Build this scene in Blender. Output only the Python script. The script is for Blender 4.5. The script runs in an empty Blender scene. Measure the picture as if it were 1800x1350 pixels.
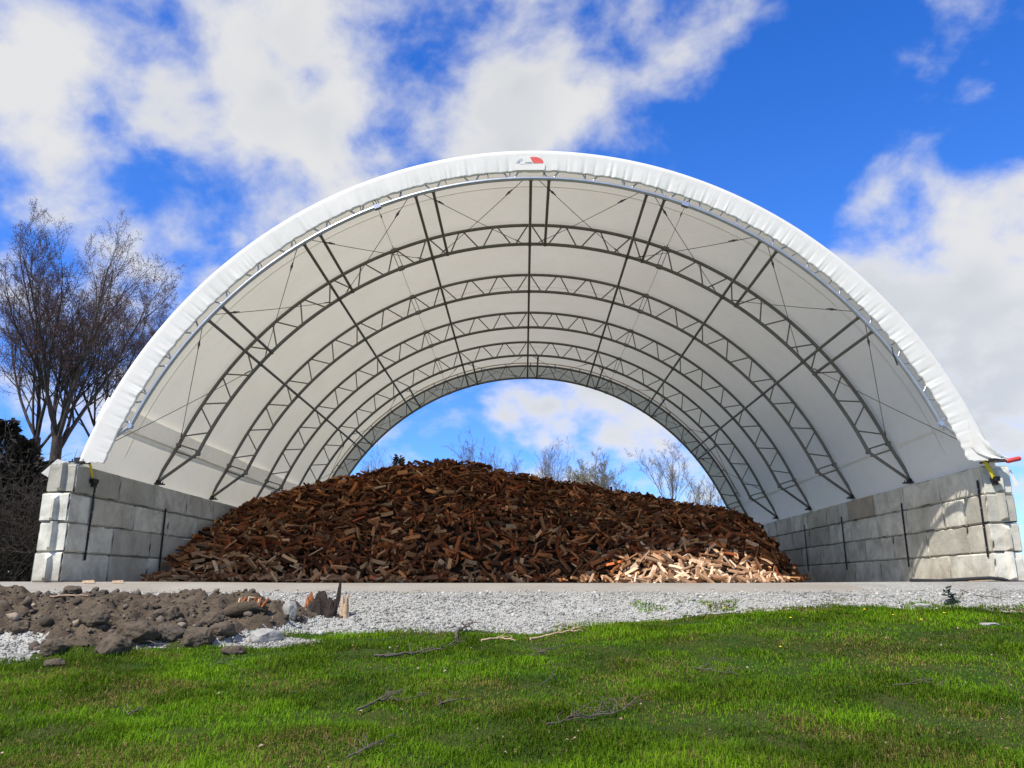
import bpy, math, random
import numpy as np
from mathutils import Vector, Matrix, noise as mnoise

# ------------------------------------------------------------------ scene, camera, sky, sun
sc = bpy.context.scene
COL = sc.collection
rnd = random.Random(7)
rs = np.random.RandomState(11)
PI = math.pi

PITCH, YAW = math.radians(14.53), math.radians(1.54)
cam_d = bpy.data.cameras.new('camera')
cam = bpy.data.objects.new('camera', cam_d)
COL.objects.link(cam)
cam.location = (0, 0, 0)                       # eye level is z = 0; the pad lies about level with it
cam.rotation_euler = (PI / 2 + PITCH, 0, YAW)
cam_d.sensor_width = 36
cam_d.lens = 36 * 1369 / 1800
cam_d.clip_end = 3000
sc.camera = cam

SUN_A, SUN_B = 0.48, 0.60                      # metres the light moves in x, y for each metre it falls
sun_dir = Vector((SUN_A, SUN_B, -1)).normalized()
SUN_EL = math.asin(-sun_dir.z)
SUN_AZ = math.atan2(-sun_dir.x, -sun_dir.y)    # compass angle of the sun, clockwise from +y
sun_d = bpy.data.lights.new('sun', 'SUN')
sun_d.energy = 4.9
sun_d.angle = math.radians(0.53)
sun_d.color = (1.0, 0.945, 0.86)
sun = bpy.data.objects.new('sun', sun_d)
COL.objects.link(sun)
sun.location = (-30, -40, 60)
sun.rotation_euler = sun_dir.to_track_quat('-Z', 'Y').to_euler()

sc.view_settings.view_transform = 'Standard'
sc.view_settings.look = 'None'
sc.view_settings.gamma = 1
sc.view_settings.use_curve_mapping = False
sc.view_settings.exposure = 0.42
sc.cycles.max_bounces = 8
sc.cycles.diffuse_bounces = 6
sc.cycles.glossy_bounces = 2
sc.cycles.transmission_bounces = 4


class NT:
    """small wrapper that adds and links nodes"""
    def __init__(s, tree):
        s.t = tree
        s.t.nodes.clear()

    def n(s, kind, **kw):
        nd = s.t.nodes.new(kind)
        for k, v in kw.items():
            setattr(nd, k, v)
        return nd

    def put(s, sock, v):
        if hasattr(v, 'is_linked') or isinstance(v, bpy.types.NodeSocket):
            s.t.links.new(v, sock)
        else:
            sock.default_value = v

    def math(s, op, a, b=0.0, c=0.0, clamp=False):
        nd = s.n('ShaderNodeMath', operation=op, use_clamp=clamp)
        for i, v in enumerate((a, b, c)):
            s.put(nd.inputs[i], v)
        return nd.outputs[0]

    def vmath(s, op, a, b=(0, 0, 0)):
        nd = s.n('ShaderNodeVectorMath', operation=op)
        s.put(nd.inputs[0], a)
        s.put(nd.inputs[1], b)
        return nd.outputs['Value'] if op in ('DOT_PRODUCT', 'LENGTH') else nd.outputs[0]

    def noise(s, vec, scale, detail=4, rough=.55, dist=0.0, out='Fac'):
        nd = s.n('ShaderNodeTexNoise')
        if vec is not None:
            s.put(nd.inputs['Vector'], vec)
        nd.inputs['Scale'].default_value = scale
        nd.inputs['Detail'].default_value = detail
        nd.inputs['Roughness'].default_value = rough
        nd.inputs['Distortion'].default_value = dist
        return nd.outputs[0] if out == 'Fac' else nd.outputs[1]

    def remap(s, v, a, b, c=0.0, d=1.0, smooth=False):
        nd = s.n('ShaderNodeMapRange')
        nd.interpolation_type = 'SMOOTHSTEP' if smooth else 'LINEAR'
        s.put(nd.inputs[0], v)
        for i, q in enumerate((a, b, c, d)):
            nd.inputs[i + 1].default_value = q
        return nd.outputs[0]

    def mix(s, f, a, b, blend='MIX'):
        nd = s.n('ShaderNodeMix', data_type='RGBA', blend_type=blend)
        s.put(nd.inputs[0], f)
        for k, v in ((6, a), (7, b)):
            if isinstance(v, tuple) and len(v) == 3:
                v = (*v, 1)
            s.put(nd.inputs[k], v)
        return nd.outputs[2]

    def ramp(s, f, stops):
        nd = s.n('ShaderNodeValToRGB')
        cr = nd.color_ramp
        while len(cr.elements) < len(stops):
            cr.elements.new(.5)
        for e, (p, c) in zip(cr.elements, stops):
            e.position = p
            e.color = (*c, 1)
        s.put(nd.inputs[0], f)
        return nd.outputs[0]

    def bump(s, h, strength, dist):
        nd = s.n('ShaderNodeBump')
        nd.inputs['Strength'].default_value = strength
        nd.inputs['Distance'].default_value = dist
        s.put(nd.inputs['Height'], h)
        return nd.outputs[0]


# pixel (of the 1800 x 1350 photograph) -> direction; used to find world places once
_F = 1369.0
_fw = np.array([-math.sin(YAW) * math.cos(PITCH), math.cos(YAW) * math.cos(PITCH), math.sin(PITCH)])
_rt = np.array([math.cos(YAW), math.sin(YAW), 0])
_up = np.cross(_rt, _fw)


def direction(u, v):
    d = (u - 900) / _F * _rt - (v - 675) / _F * _up + _fw
    return d / np.linalg.norm(d)


def at_y(u, v, Y):
    d = direction(u, v)
    return d * Y / d[1]


world = bpy.data.worlds.new('World')
sc.world = world
world.use_nodes = True
W = NT(world.node_tree)
tcn = W.n('ShaderNodeTexCoord').outputs['Generated']
dirn = W.vmath('NORMALIZE', tcn)
sky = W.n('ShaderNodeTexSky', sky_type='NISHITA')
sky.sun_disc = False
sky.sun_elevation = SUN_EL
sky.sun_rotation = SUN_AZ
sky.air_density = 1.0
sky.dust_density = 0.35
sky.ozone_density = 2.2
hs = W.n('ShaderNodeHueSaturation')
hs.inputs['Saturation'].default_value = 1.40
hs.inputs['Value'].default_value = 3.4
hs.inputs['Hue'].default_value = 0.519
W.put(hs.inputs['Color'], sky.outputs[0])
sep = W.n('ShaderNodeSeparateXYZ')
W.put(sep.inputs[0], dirn)
zz = W.math('ADD', W.math('MAXIMUM', sep.outputs[2], 0.0), 0.62)
flat = W.n('ShaderNodeCombineXYZ')
W.put(flat.inputs[0], W.math('DIVIDE', sep.outputs[0], zz))
W.put(flat.inputs[1], W.math('DIVIDE', sep.outputs[1], zz))
flat.inputs[2].default_value = 3.7
wcol = W.noise(flat.outputs[0], 3.6, 3, .55, 0, 'Color')
wsep = W.n('ShaderNodeSeparateColor')
W.put(wsep.inputs[0], wcol)
n_mid = W.noise(flat.outputs[0], 7.5, 8, .55, .15)
cov = W.math('ADD', W.math('MULTIPLY', wsep.outputs[0], .40), W.math('MULTIPLY', n_mid, .60))
cov = W.math('MULTIPLY_ADD', cov, 2.3, -.65)
wsc = W.n('ShaderNodeVectorMath', operation='MULTIPLY_ADD')
W.put(wsc.inputs[0], wcol)
wsc.inputs[1].default_value = (.26, .26, .26)
wsc.inputs[2].default_value = (-.13, -.13, -.13)
dirw = W.vmath('NORMALIZE', W.vmath('ADD', dirn, wsc.outputs[0]))
# banks of cloud and clear gaps, each a direction in the sky with an angular radius
for (u, v, rad, amp) in [(150, 60, 17, .03), (520, 160, 16, .05), (300, 380, 16, .08), (950, 60, 9, .10), (900, 210, 6, .09),
                         (250, 175, 7, -.16), (740, 230, 5, -.12), (345, 10, 3, -.14),
                         (1330, 230, 13, -.13), (1650, 130, 16, -.24), (1130, 280, 7, -.08),
                         (1690, 460, 12, .24), (1790, 400, 6, .08), (1790, 700, 7, .12),
                         (1060, 700, 6, .08), (1170, 765, 3.4, .14), (700, 740, 7, -.08), (40, 640, 5, -.06)]:
    d = direction(u, v)
    dot = W.vmath('DOT_PRODUCT', dirw, tuple(d))
    cov = W.math('ADD', cov, W.remap(dot, math.cos(math.radians(rad)), 1.0, 0, amp, True))
cmask = W.remap(cov, .36, .74, 0, 1, True)
cmask = W.math('MULTIPLY', cmask, W.remap(sep.outputs[2], .0, .10, .25, .93))
shade = W.math('MULTIPLY', W.remap(wsep.outputs[1], .40, .62, 0, 1, True), W.remap(cov, .58, .85, 0, 1, True))
ccol = W.mix(shade, (11.4, 11.3, 10.9), (9.0, 9.3, 9.4))
low = W.mix(W.remap(sep.outputs[2], .02, .48, 0, 1, True), (.34, .60, .95), (1.0, 1.0, 1.0))
clear = W.mix(1.0, hs.outputs[0], low, 'MULTIPLY')
skyc = W.mix(cmask, clear, ccol)
bg = W.n('ShaderNodeBackground')
bg.inputs['Strength'].default_value = 0.055
W.put(bg.inputs['Color'], skyc)
world.cycles.sampling_method = 'MANUAL'
world.cycles.sample_map_resolution = 256
wo = W.n('ShaderNodeOutputWorld')
W.t.links.new(bg.outputs[0], wo.inputs['Surface'])


# ------------------------------------------------------------------ helpers
def setp(o, label=None, cat=None, group=None, kind=None):
    for k, v in (('label', label), ('category', cat), ('group', group), ('kind', kind)):
        if v:
            o[k] = v
    return o


def link(name, me, parent=None, mat=None):
    o = bpy.data.objects.new(name, me)
    COL.objects.link(o)
    if parent is not None:
        o.parent = parent
    if mat is not None and me is not None and not me.materials:
        for m in (mat if isinstance(mat, (list, tuple)) else [mat]):
            me.materials.append(m)
    return o


def empty(name, loc, rz=0.0):
    o = bpy.data.objects.new(name, None)
    o.empty_display_size = .2
    COL.objects.link(o)
    o.location = loc
    o.rotation_euler = (0, 0, rz)
    return o


def np_mesh(name, V, Fc, cols=None, smooth=False):
    """V (n,3); Fc (m,k) all faces alike; cols (n,3) vertex colours"""
    V = np.ascontiguousarray(V, dtype=np.float32)
    Fc = np.ascontiguousarray(Fc, dtype=np.int32)
    me = bpy.data.meshes.new(name)
    k = Fc.shape[1]
    me.vertices.add(len(V))
    me.vertices.foreach_set('co', V.ravel())
    me.loops.add(Fc.size)
    me.loops.foreach_set('vertex_index', Fc.ravel())
    me.polygons.add(len(Fc))
    me.polygons.foreach_set('loop_start', np.arange(0, Fc.size, k, dtype=np.int32))
    me.polygons.foreach_set('loop_total', np.full(len(Fc), k, dtype=np.int32))
    if smooth:
        me.polygons.foreach_set('use_smooth', np.ones(len(Fc), dtype=bool))
    if cols is not None:
        a = me.color_attributes.new('Col', 'FLOAT_COLOR', 'POINT')
        c4 = np.ones((len(V), 4), dtype=np.float32)
        c4[:, :3] = cols
        a.data.foreach_set('color', c4.ravel())
    me.update()
    me.validate()
    return me


class MB:
    """collects shapes that become one mesh"""
    def __init__(s):
        s.v, s.f, s.sm = [], [], []

    def add(s, V, Fc, smooth=False):
        o = len(s.v)
        s.v += [tuple(p) for p in V]
        s.f += [tuple(i + o for i in f) for f in Fc]
        s.sm += [smooth] * len(Fc)

    def box(s, c, size, rot=None):
        hx, hy, hz = (q / 2 for q in size)
        P = [Vector((x, y, z)) for x in (-hx, hx) for y in (-hy, hy) for z in (-hz, hz)]
        if rot is not None:
            P = [rot @ p for p in P]
        c = Vector(c)
        s.add([p + c for p in P], [(0, 1, 3, 2), (4, 6, 7, 5), (0, 4, 5, 1), (2, 3, 7, 6), (0, 2, 6, 4), (1, 5, 7, 3)])

    def tube(s, pts, rad, n=6, caps=True, smooth=True):
        pts = [Vector(p) for p in pts]
        m = len(pts)
        if not hasattr(rad, '__len__'):
            rad = [rad] * m
        rings = []
        ref = None
        for i, p in enumerate(pts):
            t = (pts[min(i + 1, m - 1)] - pts[max(i - 1, 0)])
            if t.length < 1e-9:
                t = Vector((0, 0, 1))
            t.normalize()
            if ref is None:
                ref = Vector((0, 0, 1)) if abs(t.z) < .9 else Vector((1, 0, 0))
            a = ref - t * ref.dot(t)
            if a.length < 1e-6:
                a = t.orthogonal()
            a.normalize()
            ref = a
            b = t.cross(a)
            rings.append([p + (a * math.cos(2 * PI * j / n) + b * math.sin(2 * PI * j / n)) * rad[i] for j in range(n)])
        V = [q for r in rings for q in r]
        Fc = [(i * n + j, i * n + (j + 1) % n, (i + 1) * n + (j + 1) % n, (i + 1) * n + j) for i in range(m - 1) for j in range(n)]
        s.add(V, Fc, smooth)
        if caps:
            s.add(rings[0], [tuple(reversed(range(n)))])
            s.add(rings[-1], [tuple(range(n))])

    def mesh(s, name, off=(0, 0, 0)):
        me = bpy.data.meshes.new(name)
        ox, oy, oz = off
        me.from_pydata([(x - ox, y - oy, z - oz) for x, y, z in s.v], [], s.f)
        me.polygons.foreach_set('use_smooth', s.sm)
        me.update()
        return me

    def build(s, name, mat, parent=None, off=(0, 0, 0)):
        return link(name, s.mesh(name, off), parent, mat)


def vnoise(x, y, seed=0):
    """2-D value noise, numpy, 0..1"""
    x = np.asarray(x, float)
    y = np.asarray(y, float)
    xi, yi = np.floor(x).astype(np.int64), np.floor(y).astype(np.int64)
    fx, fy = x - xi, y - yi
    fx, fy = fx * fx * (3 - 2 * fx), fy * fy * (3 - 2 * fy)

    def h(a, b):
        n = (a * 374761393 + b * 668265263 + seed * 982451653) & 0xffffffff
        n = ((n ^ (n >> 13)) * 1274126177) & 0xffffffff
        return ((n ^ (n >> 16)) & 0xffff) / 65535.0
    return (h(xi, yi) * (1 - fx) + h(xi + 1, yi) * fx) * (1 - fy) + (h(xi, yi + 1) * (1 - fx) + h(xi + 1, yi + 1) * fx) * fy


def fbm(x, y, seed=0, oct=4):
    a, t, w = .5, 0, 0
    for o in range(oct):
        t = t + a * vnoise(np.asarray(x) * 2 ** o, np.asarray(y) * 2 ** o, seed + o * 17)
        w += a
        a *= .5
    return t / w


def sstep(a, b, x):
    t = np.clip((np.asarray(x, float) - a) / (b - a), 0, 1)
    return t * t * (3 - 2 * t)


# ------------------------------------------------------------------ materials
def material(name):
    m = bpy.data.materials.new(name)
    m.use_nodes = True
    return m, NT(m.node_tree)


def finish(T, shader):
    o = T.n('ShaderNodeOutputMaterial')
    T.t.links.new(shader, o.inputs['Surface'])


def principled(T, col, rough=.7, metal=0.0, normal=None, spec=.4):
    p = T.n('ShaderNodeBsdfPrincipled')
    if isinstance(col, tuple) and len(col) == 3:
        col = (*col, 1)
    T.put(p.inputs['Base Color'], col)
    T.put(p.inputs['Roughness'], rough)
    T.put(p.inputs['Metallic'], metal)
    p.inputs['Specular IOR Level'].default_value = spec
    if normal is not None:
        T.put(p.inputs['Normal'], normal)
    return p.outputs[0]


def gcoord(T, obj=False):
    return T.n('ShaderNodeTexCoord').outputs['Object'] if obj else T.n('ShaderNodeNewGeometry').outputs['Position']


def simple(name, col, rough=.7, metal=0.0, var=.15, scale=6.0, bump=0.0, bscale=40.0, spec=.4, rand=0.0):
    m, T = material(name)
    P = gcoord(T)
    c1 = tuple(q * (1 - var) for q in col)
    c2 = tuple(min(1, q * (1 + var)) for q in col)
    c = T.mix(T.remap(T.noise(P, scale, 5, .6), .3, .7), c1, c2)
    if rand:
        r = T.n('ShaderNodeObjectInfo').outputs['Random']
        c = T.mix(T.math('MULTIPLY', r, rand), c, (0, 0, 0))
    nrm = T.bump(T.noise(P, bscale, 4, .6), 1.0, bump) if bump else None
    finish(T, principled(T, c, rough, metal, nrm, spec))
    return m


def fabric_mat(name='white_membrane', through=.27, tint=((.76, .72, .59), (.70, .66, .53))):
    m, T = material(name)
    P = gcoord(T)
    n1 = T.noise(P, .9, 4, .6)
    dirt = T.noise(P, 3.5, 5, .65, .6)
    c = T.mix(T.remap(dirt, .50, .8, 0, .30), (.85, .825, .76), (.58, .54, .44))
    c = T.mix(T.remap(n1, .35, .7, 0, .10), c, (.72, .72, .68))
    bmp = T.bump(T.noise(P, 1.4, 3, .5), .5, .02)
    p = principled(T, c, .48, 0, bmp, .35)
    t = T.n('ShaderNodeBsdfTranslucent')
    tc = T.mix(T.remap(n1, .3, .7, 0, 1), *tint)
    T.put(t.inputs[0], tc)
    mx = T.n('ShaderNodeMixShader')
    mx.inputs[0].default_value = through
    T.t.links.new(p, mx.inputs[1])
    T.t.links.new(t.outputs[0], mx.inputs[2])
    finish(T, mx.outputs[0])
    return m


def concrete_mat():
    m, T = material('cast_concrete')
    P = gcoord(T)
    r = T.n('ShaderNodeObjectInfo').outputs['Random']
    P = T.vmath('ADD', P, T.vmath('MULTIPLY', T.n('ShaderNodeObjectInfo').outputs['Location'], (3.7, 2.3, 5.1)))
    base = T.ramp(r, [(0, (.38, .36, .295)), (.3, (.55, .53, .45)), (.65, (.70, .68, .58)), (.85, (.60, .58, .495)), (1, (.43, .37, .28))])
    st = T.noise(P, 1.6, 6, .65, .5)
    c = T.mix(T.remap(st, .40, .68, 0, .72), base, (.25, .235, .185))
    pit = T.noise(P, 90, 2, .5)
    c = T.mix(T.remap(pit, .66, .74, 0, .6), c, (.12, .115, .10))
    sp = T.noise(P, 22, 4, .7)
    c = T.mix(T.remap(sp, .6, .75, 0, .35), c, (.56, .565, .54))
    # thin vertical runs of dirt
    sc_ = T.n('ShaderNodeVectorMath', operation='MULTIPLY')
    T.put(sc_.inputs[0], P)
    sc_.inputs[1].default_value = (6, 6, .5)
    run = T.noise(sc_.outputs[0], 1.0, 4, .6)
    c = T.mix(T.remap(run, .58, .8, 0, .3), c, (.22, .20, .165))
    sz_ = T.n('ShaderNodeSeparateXYZ')
    T.put(sz_.inputs[0], gcoord(T))
    mud = T.math('MULTIPLY', T.remap(sz_.outputs[2], .05, .55, 1, 0), T.remap(T.noise(P, 3.2, 5, .65), .38, .62))
    c = T.mix(T.math('MULTIPLY', mud, .55), c, (.26, .22, .165))
    h = T.math('ADD', T.math('MULTIPLY', T.noise(P, 60, 4, .65), .3), T.noise(P, 9, 5, .6))
    finish(T, principled(T, c, .88, 0, T.bump(h, .7, .015), .25))
    return m


def wood_mat(name, attr, palette=None):
    m, T = material(name)
    P = gcoord(T, True)
    if attr:
        a = T.n('ShaderNodeVertexColor')
        a.layer_name = 'Col'
        col = a.outputs[0]
        PG = gcoord(T)
    else:
        r = T.n('ShaderNodeObjectInfo').outputs['Random']
        tone = T.ramp(r, [(0, palette[0]), (.25, palette[1]), (.5, palette[2]), (.75, palette[3]), (1, palette[4])])
        a = T.n('ShaderNodeVertexColor')
        a.layer_name = 'Col'
        col = T.mix(1.0, a.outputs[0], tone, 'MULTIPLY')
        PG = gcoord(T)
    g = T.noise(PG, 14, 5, .65, .4)
    col = T.mix(T.remap(g, .42, .75, 0, .5), col, T.mix(1.0, col, (.45, .40, .36), 'MULTIPLY'))
    nrm = T.bump(T.noise(PG, 55, 3, .6), .7, .01)
    finish(T, principled(T, col, .8, 0, nrm, .2))
    return m


def attr_mat(name, rough=.8, bump=0.0, bscale=40., trans=0.0, spec=.3, nvar=0.0):
    m, T = material(name)
    a = T.n('ShaderNodeVertexColor')
    a.layer_name = 'Col'
    P = gcoord(T)
    col = a.outputs[0]
    if nvar:
        col = T.mix(T.remap(T.noise(P, 9, 5, .6), .35, .75, 0, nvar), col, T.mix(1.0, col, (.4, .38, .34), 'MULTIPLY'))
    nrm = T.bump(T.noise(P, bscale, 4, .6), .8, bump) if bump else None
    p = principled(T, col, rough, 0, nrm, spec)
    if trans:
        t = T.n('ShaderNodeBsdfTranslucent')
        T.put(t.inputs[0], col)
        mx = T.n('ShaderNodeMixShader')
        mx.inputs[0].default_value = trans
        T.t.links.new(p, mx.inputs[1])
        T.t.links.new(t.outputs[0], mx.inputs[2])
        p = mx.outputs[0]
    finish(T, p)
    return m


def lawn_mat():
    m, T = material('lawn_soil')
    P = gcoord(T)
    a = T.noise(P, 1.3, 5, .6, .4)
    b = T.noise(P, 18, 5, .65)
    c = T.mix(T.remap(a, .4, .65), (.022, .045, .005), (.045, .050, .012))
    c = T.mix(T.remap(b, .5, .75, 0, .6), c, (.03, .05, .008))
    finish(T, principled(T, c, .95, 0, T.bump(b, 1, .02), .1))
    return m


def gravel_mat():
    m, T = material('crushed_limestone')
    P = gcoord(T)
    vo = T.n('ShaderNodeTexVoronoi')
    T.put(vo.inputs['Vector'], P)
    vo.inputs['Scale'].default_value = 38
    a = T.noise(P, .8, 5, .6)
    cell = T.n('ShaderNodeSeparateColor')
    T.put(cell.inputs[0], vo.outputs['Color'])
    c = T.ramp(cell.outputs[0], [(0, (.25, .245, .215)), (.5, (.37, .365, .325)), (1, (.47, .465, .42))])
    c = T.mix(T.remap(a, .5, .72, 0, .5), c, (.23, .205, .165))
    finish(T, principled(T, c, .92, 0, T.bump(vo.outputs['Distance'], 1, .03), .2))
    return m


def pad_mat():
    m, T = material('compacted_pad')
    P = gcoord(T)
    a = T.noise(P, .7, 6, .65, .3)
    b = T.noise(P, 24, 5, .65)
    c = T.mix(T.remap(a, .35, .7), (.29, .27, .23), (.225, .20, .16))
    c = T.mix(T.remap(b, .58, .75, 0, .5), c, (.16, .135, .10))
    finish(T, principled(T, c, .93, 0, T.bump(b, .8, .015), .2))
    return m


def earth_mat():
    m, T = material('dug_earth')
    P = gcoord(T)
    a = T.noise(P, 2.2, 6, .65, .3)
    b = T.noise(P, 30, 5, .7)
    c = T.mix(T.remap(a, .35, .7), (.070, .053, .036), (.12, .093, .064))
    c = T.mix(T.remap(b, .55, .75, 0, .5), c, (.19, .16, .125))
    finish(T, principled(T, c, .96, 0, T.bump(T.math('ADD', b, T.noise(P, 8, 5, .6)), 1, .03), .1))
    return m


def bark_mat(name, c1, c2):
    m, T = material(name)
    P = gcoord(T)
    v = T.n('ShaderNodeVectorMath', operation='MULTIPLY')
    T.put(v.inputs[0], P)
    v.inputs[1].default_value = (5, 5, 1.2)
    n = T.noise(v.outputs[0], 2.0, 5, .65)
    finish(T, principled(T, T.mix(T.remap(n, .35, .7), c1, c2), .9, 0, T.bump(n, .8, .03), .15))
    return m


M = dict(
    fabric=fabric_mat(), thin_fabric=fabric_mat('thin_membrane', .72, ((.92, .92, .92), (.88, .88, .88))), concrete=concrete_mat(), lawn=lawn_mat(), gravel=gravel_mat(), pad=pad_mat(), earth=earth_mat(),
    steel=simple('shaded_galvanised_steel', (.17, .16, .14), .5, .25, .15, 4, .002, 60),  # darkened copy of the steel, painting in the shade inside the shelter
    bright_steel=simple('sunlit_galvanised_steel', (.46, .47, .49), .34, .75, .1, 5, .001, 80),
    cable=simple('wire_rope', (.13, .13, .125), .5, .6, .1),
    black=simple('black_steel', (.018, .017, .018), .5, .2, .2),
    yellow=simple('yellow_webbing', (.62, .47, .02), .7, 0, .15, 12),
    tan=simple('tan_pipe', (.42, .30, .20), .6, .1, .12),
    seam=simple('membrane_seam', (.56, .545, .49), .6, 0, .1),
    log=wood_mat('shaded_brown_wood', False, [(.34, .14, .055), (.50, .29, .14), (.26, .105, .04), (.62, .42, .24), (.20, .08, .032)]),  # reddish-brown wood, darkened as well for the shade in the shelter
    sunlit_log=wood_mat('sunlit_split_wood', False, [(.56, .33, .19), (.74, .56, .38), (.62, .40, .25), (.78, .62, .45), (.44, .27, .16)]), pile=wood_mat('split_wood_pile', True),  # logs of the lit heap: paler copy, sunlight put into the colour
    grass=attr_mat('grass_blades', .7, trans=.38, spec=.12), stone=attr_mat('gravel_stones', .9, .004, 60),
    clod=attr_mat('earth_clods', .97, .03, 26, nvar=.5), bark=bark_mat('grey_brown_bark', (.032, .027, .024), (.085, .072, .062)),
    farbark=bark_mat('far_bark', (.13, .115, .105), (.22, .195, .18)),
    bud=simple('red_buds', (.10, .038, .032), .7, 0, .4, 2),
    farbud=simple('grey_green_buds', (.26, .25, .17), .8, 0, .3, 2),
    under=simple('undergrowth', (.026, .021, .014), .9, 0, .5, 2),
    needle=simple('dark_needles', (.014, .02, .010), .8, 0, .4, 3), brush=simple('dead_brush', (.035, .027, .020), .9, 0, .4, 3),
    stick=simple('weathered_stick', (.085, .068, .054), .85, 0, .4, 30), palestick=simple('pale_stick', (.42, .29, .18), .8, 0, .3, 30),
    rot=simple('rotten_wood', (.26, .085, .022), .85, 0, .6, 14, .02, 30), darkrot=simple('charred_wood', (.030, .020, .014), .9, 0, .5, 14, .02, 30),
    rock=simple('grey_boulder', (.26, .25, .225), .9, 0, .3, 8, .02, 25), red=simple('red_plastic', (.50, .05, .045), .5, 0, .1),
    white=simple('white_paint', (.78, .79, .80), .4, 0, .04), blue=simple('navy_paint', (.02, .05, .13), .35, 0, .1), rubber=simple('rubber', (.02, .02, .02), .7),
    logo_red=simple('emblem_red', (.62, .085, .07), .5, 0, .1), logo_grey=simple('emblem_grey', (.42, .45, .46), .5, 0, .1), logo_white=simple('emblem_white', (.80, .80, .78), .5, 0, .03),
    logo_dark=simple('emblem_ink', (.06, .07, .08), .5, 0, .1),
    leaf=attr_mat('dead_leaves', .7, trans=.2), petal=simple('dandelion_yellow', (.75, .48, .01), .6, 0, .1), stem=simple('green_stem', (.05, .10, .015), .6, 0, .2), glass=simple('dark_glass', (.02, .025, .03), .1, 0, .1),
)


# ------------------------------------------------------------------ ground
def edge_y(x):
    """where the lawn ends and the bank begins"""
    e = np.interp(x, [-14, -9, -6.5, -5, -4, -3.2, 0, 1, 2, 4, 7, 8.5, 10, 14], [9.2, 9.3, 9.9, 10.6, 11.3, 12.0, 12.35, 12.7, 13.25, 13.45, 13.4, 13.1, 12.6, 12.0])
    return e + (fbm(np.asarray(x) * 1.3, 0 * np.asarray(x), 5) - .5) * .7


def ground(x, y):
    x = np.asarray(x, float)
    y = np.asarray(y, float)
    yy = np.minimum(y, 14.3)
    zl = -1.16 + .0764 * (yy - 5.6) + .20 * sstep(1, 4.5, x) * sstep(7.5, 13, yy)
    zt = np.interp(y, [13, 14.3, 15.6, 16.3, 17.5], [-.26, -.15, -.005, .05, .06])
    zt = zt + .03 * sstep(4, 9, np.abs(x)) * sstep(14.6, 16, y)
    ye = edge_y(x)
    s = sstep(0, 1, (y - ye + .1) / np.maximum(14.3 - ye, .4))
    z = zl * (1 - s) + zt * s
    z = z + (fbm(x * .9, y * .9, 3) - .5) * .10 * (1 - s) + (fbm(x * 5, y * 5, 9) - .5) * .03 * (1 - sstep(14.4, 15.2, y))
    # heap of dug earth on the left
    d = dirt_mask(x, y)
    z = z + d * (.01 + .13 * fbm(x * 1.7, y * 1.7, 21) + .30 * np.abs(fbm(x * 2.8, y * 2.8, 31, 5) - .5) * 2)
    # land falls away gently round the pad
    out = np.maximum(sstep(13, 30, np.abs(x)), sstep(38, 60, y)) * sstep(12, 17, y)
    z = z * (1 - out) - .35 * out
    return z


def dirt_mask(x, y):
    x = np.asarray(x, float)
    y = np.asarray(y, float)
    lo = np.interp(x, [-30, -10, -6.2, -5.2, -4.4, -3.4, -3.0], [9.0, 9.2, 9.6, 10.1, 10.7, 12.2, 14.2])
    hi = np.interp(x, [-30, -9, -6, -4, -3.2], [13.5, 13.7, 13.7, 13.3, 13.0])
    w = (fbm(x * 1.4, y * 1.4, 41) - .5) * 1.1
    m = sstep(0, .5, y - lo + w) * sstep(0, .5, hi - y + w * .5) * sstep(-2.9, -3.4, x + w)
    g = sstep(.8, .3, np.hypot((x + 6.9) / 1.3, (y - 10.2) / 1.1))      # pocket of gravel showing at the far left
    return np.clip(m * (1 - .95 * g), 0, 1)


def hit_ground(u, v):
    d = direction(u, v)
    t = np.arange(3.0, 22, .02)
    below = t * d[2] < ground(t * d[0], t * d[1])
    k = int(np.argmax(below)) if below.any() else 650
    return Vector(d * t[k])


xs = np.concatenate([np.array([-900, -500, -260, -140, -80, -50, -34, -26, -21, -17]), np.arange(-14, 14.01, .12), np.array([17, 21, 26, 34, 50, 80, 140, 260, 500, 900])])
ys = np.concatenate([np.array([-60, -25, -8, 0, 2]), np.arange(3.2, 16.6, .085), np.array([17.5, 19, 22, 26, 30, 35, 40, 46, 54, 66, 90, 140, 240, 420, 700, 1200])])
GX, GY = np.meshgrid(xs, ys)
GZ = ground(GX, GY)
nx, ny = len(xs), len(ys)
GV = np.stack([GX.ravel(), GY.ravel(), GZ.ravel()], 1)
ii, jj = np.meshgrid(np.arange(nx - 1), np.arange(ny - 1))
q0 = (jj * nx + ii).ravel()
GF = np.stack([q0, q0 + 1, q0 + nx + 1, q0 + nx], 1)
cx, cy = GV[GF][:, :, 0].mean(1), GV[GF][:, :, 1].mean(1)
wob = (fbm(cx * 2.2, cy * 2.2, 71) - .5) * .5
is_dirt = dirt_mask(cx, cy) > .62
is_grav = ((cy > edge_y(cx) + wob) | ((np.hypot((cx + 6.9) / 1.5, (cy - 10.2) / 1.3) < .75 + wob))) & ~is_dirt & (cy < 14.55 + wob * .4) & (np.abs(cx) < 40)
is_grav |= (np.hypot((cx + 3.7) / .75, (cy - 11.05) / .42) < 1 + wob) & ~is_dirt
is_grav |= (cx > 6.2) & (cy >= 14) & (cy < 16.2 + wob) & (np.abs(cx) < 40)
is_pad = (cy >= 14.55 + wob * .4) & ~is_grav & (cy < 40) & (np.abs(cx) < 14)
is_lawn = ~(is_dirt | is_grav | is_pad)


def sub_sheet(name, mask, mat):
    fc = GF[mask]
    used, inv = np.unique(fc, return_inverse=True)
    me = np_mesh(name, GV[used], inv.reshape(-1, 4), smooth=True)
    o = link(name, me, None, mat)
    setp(o, kind='structure')
    return o


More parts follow.
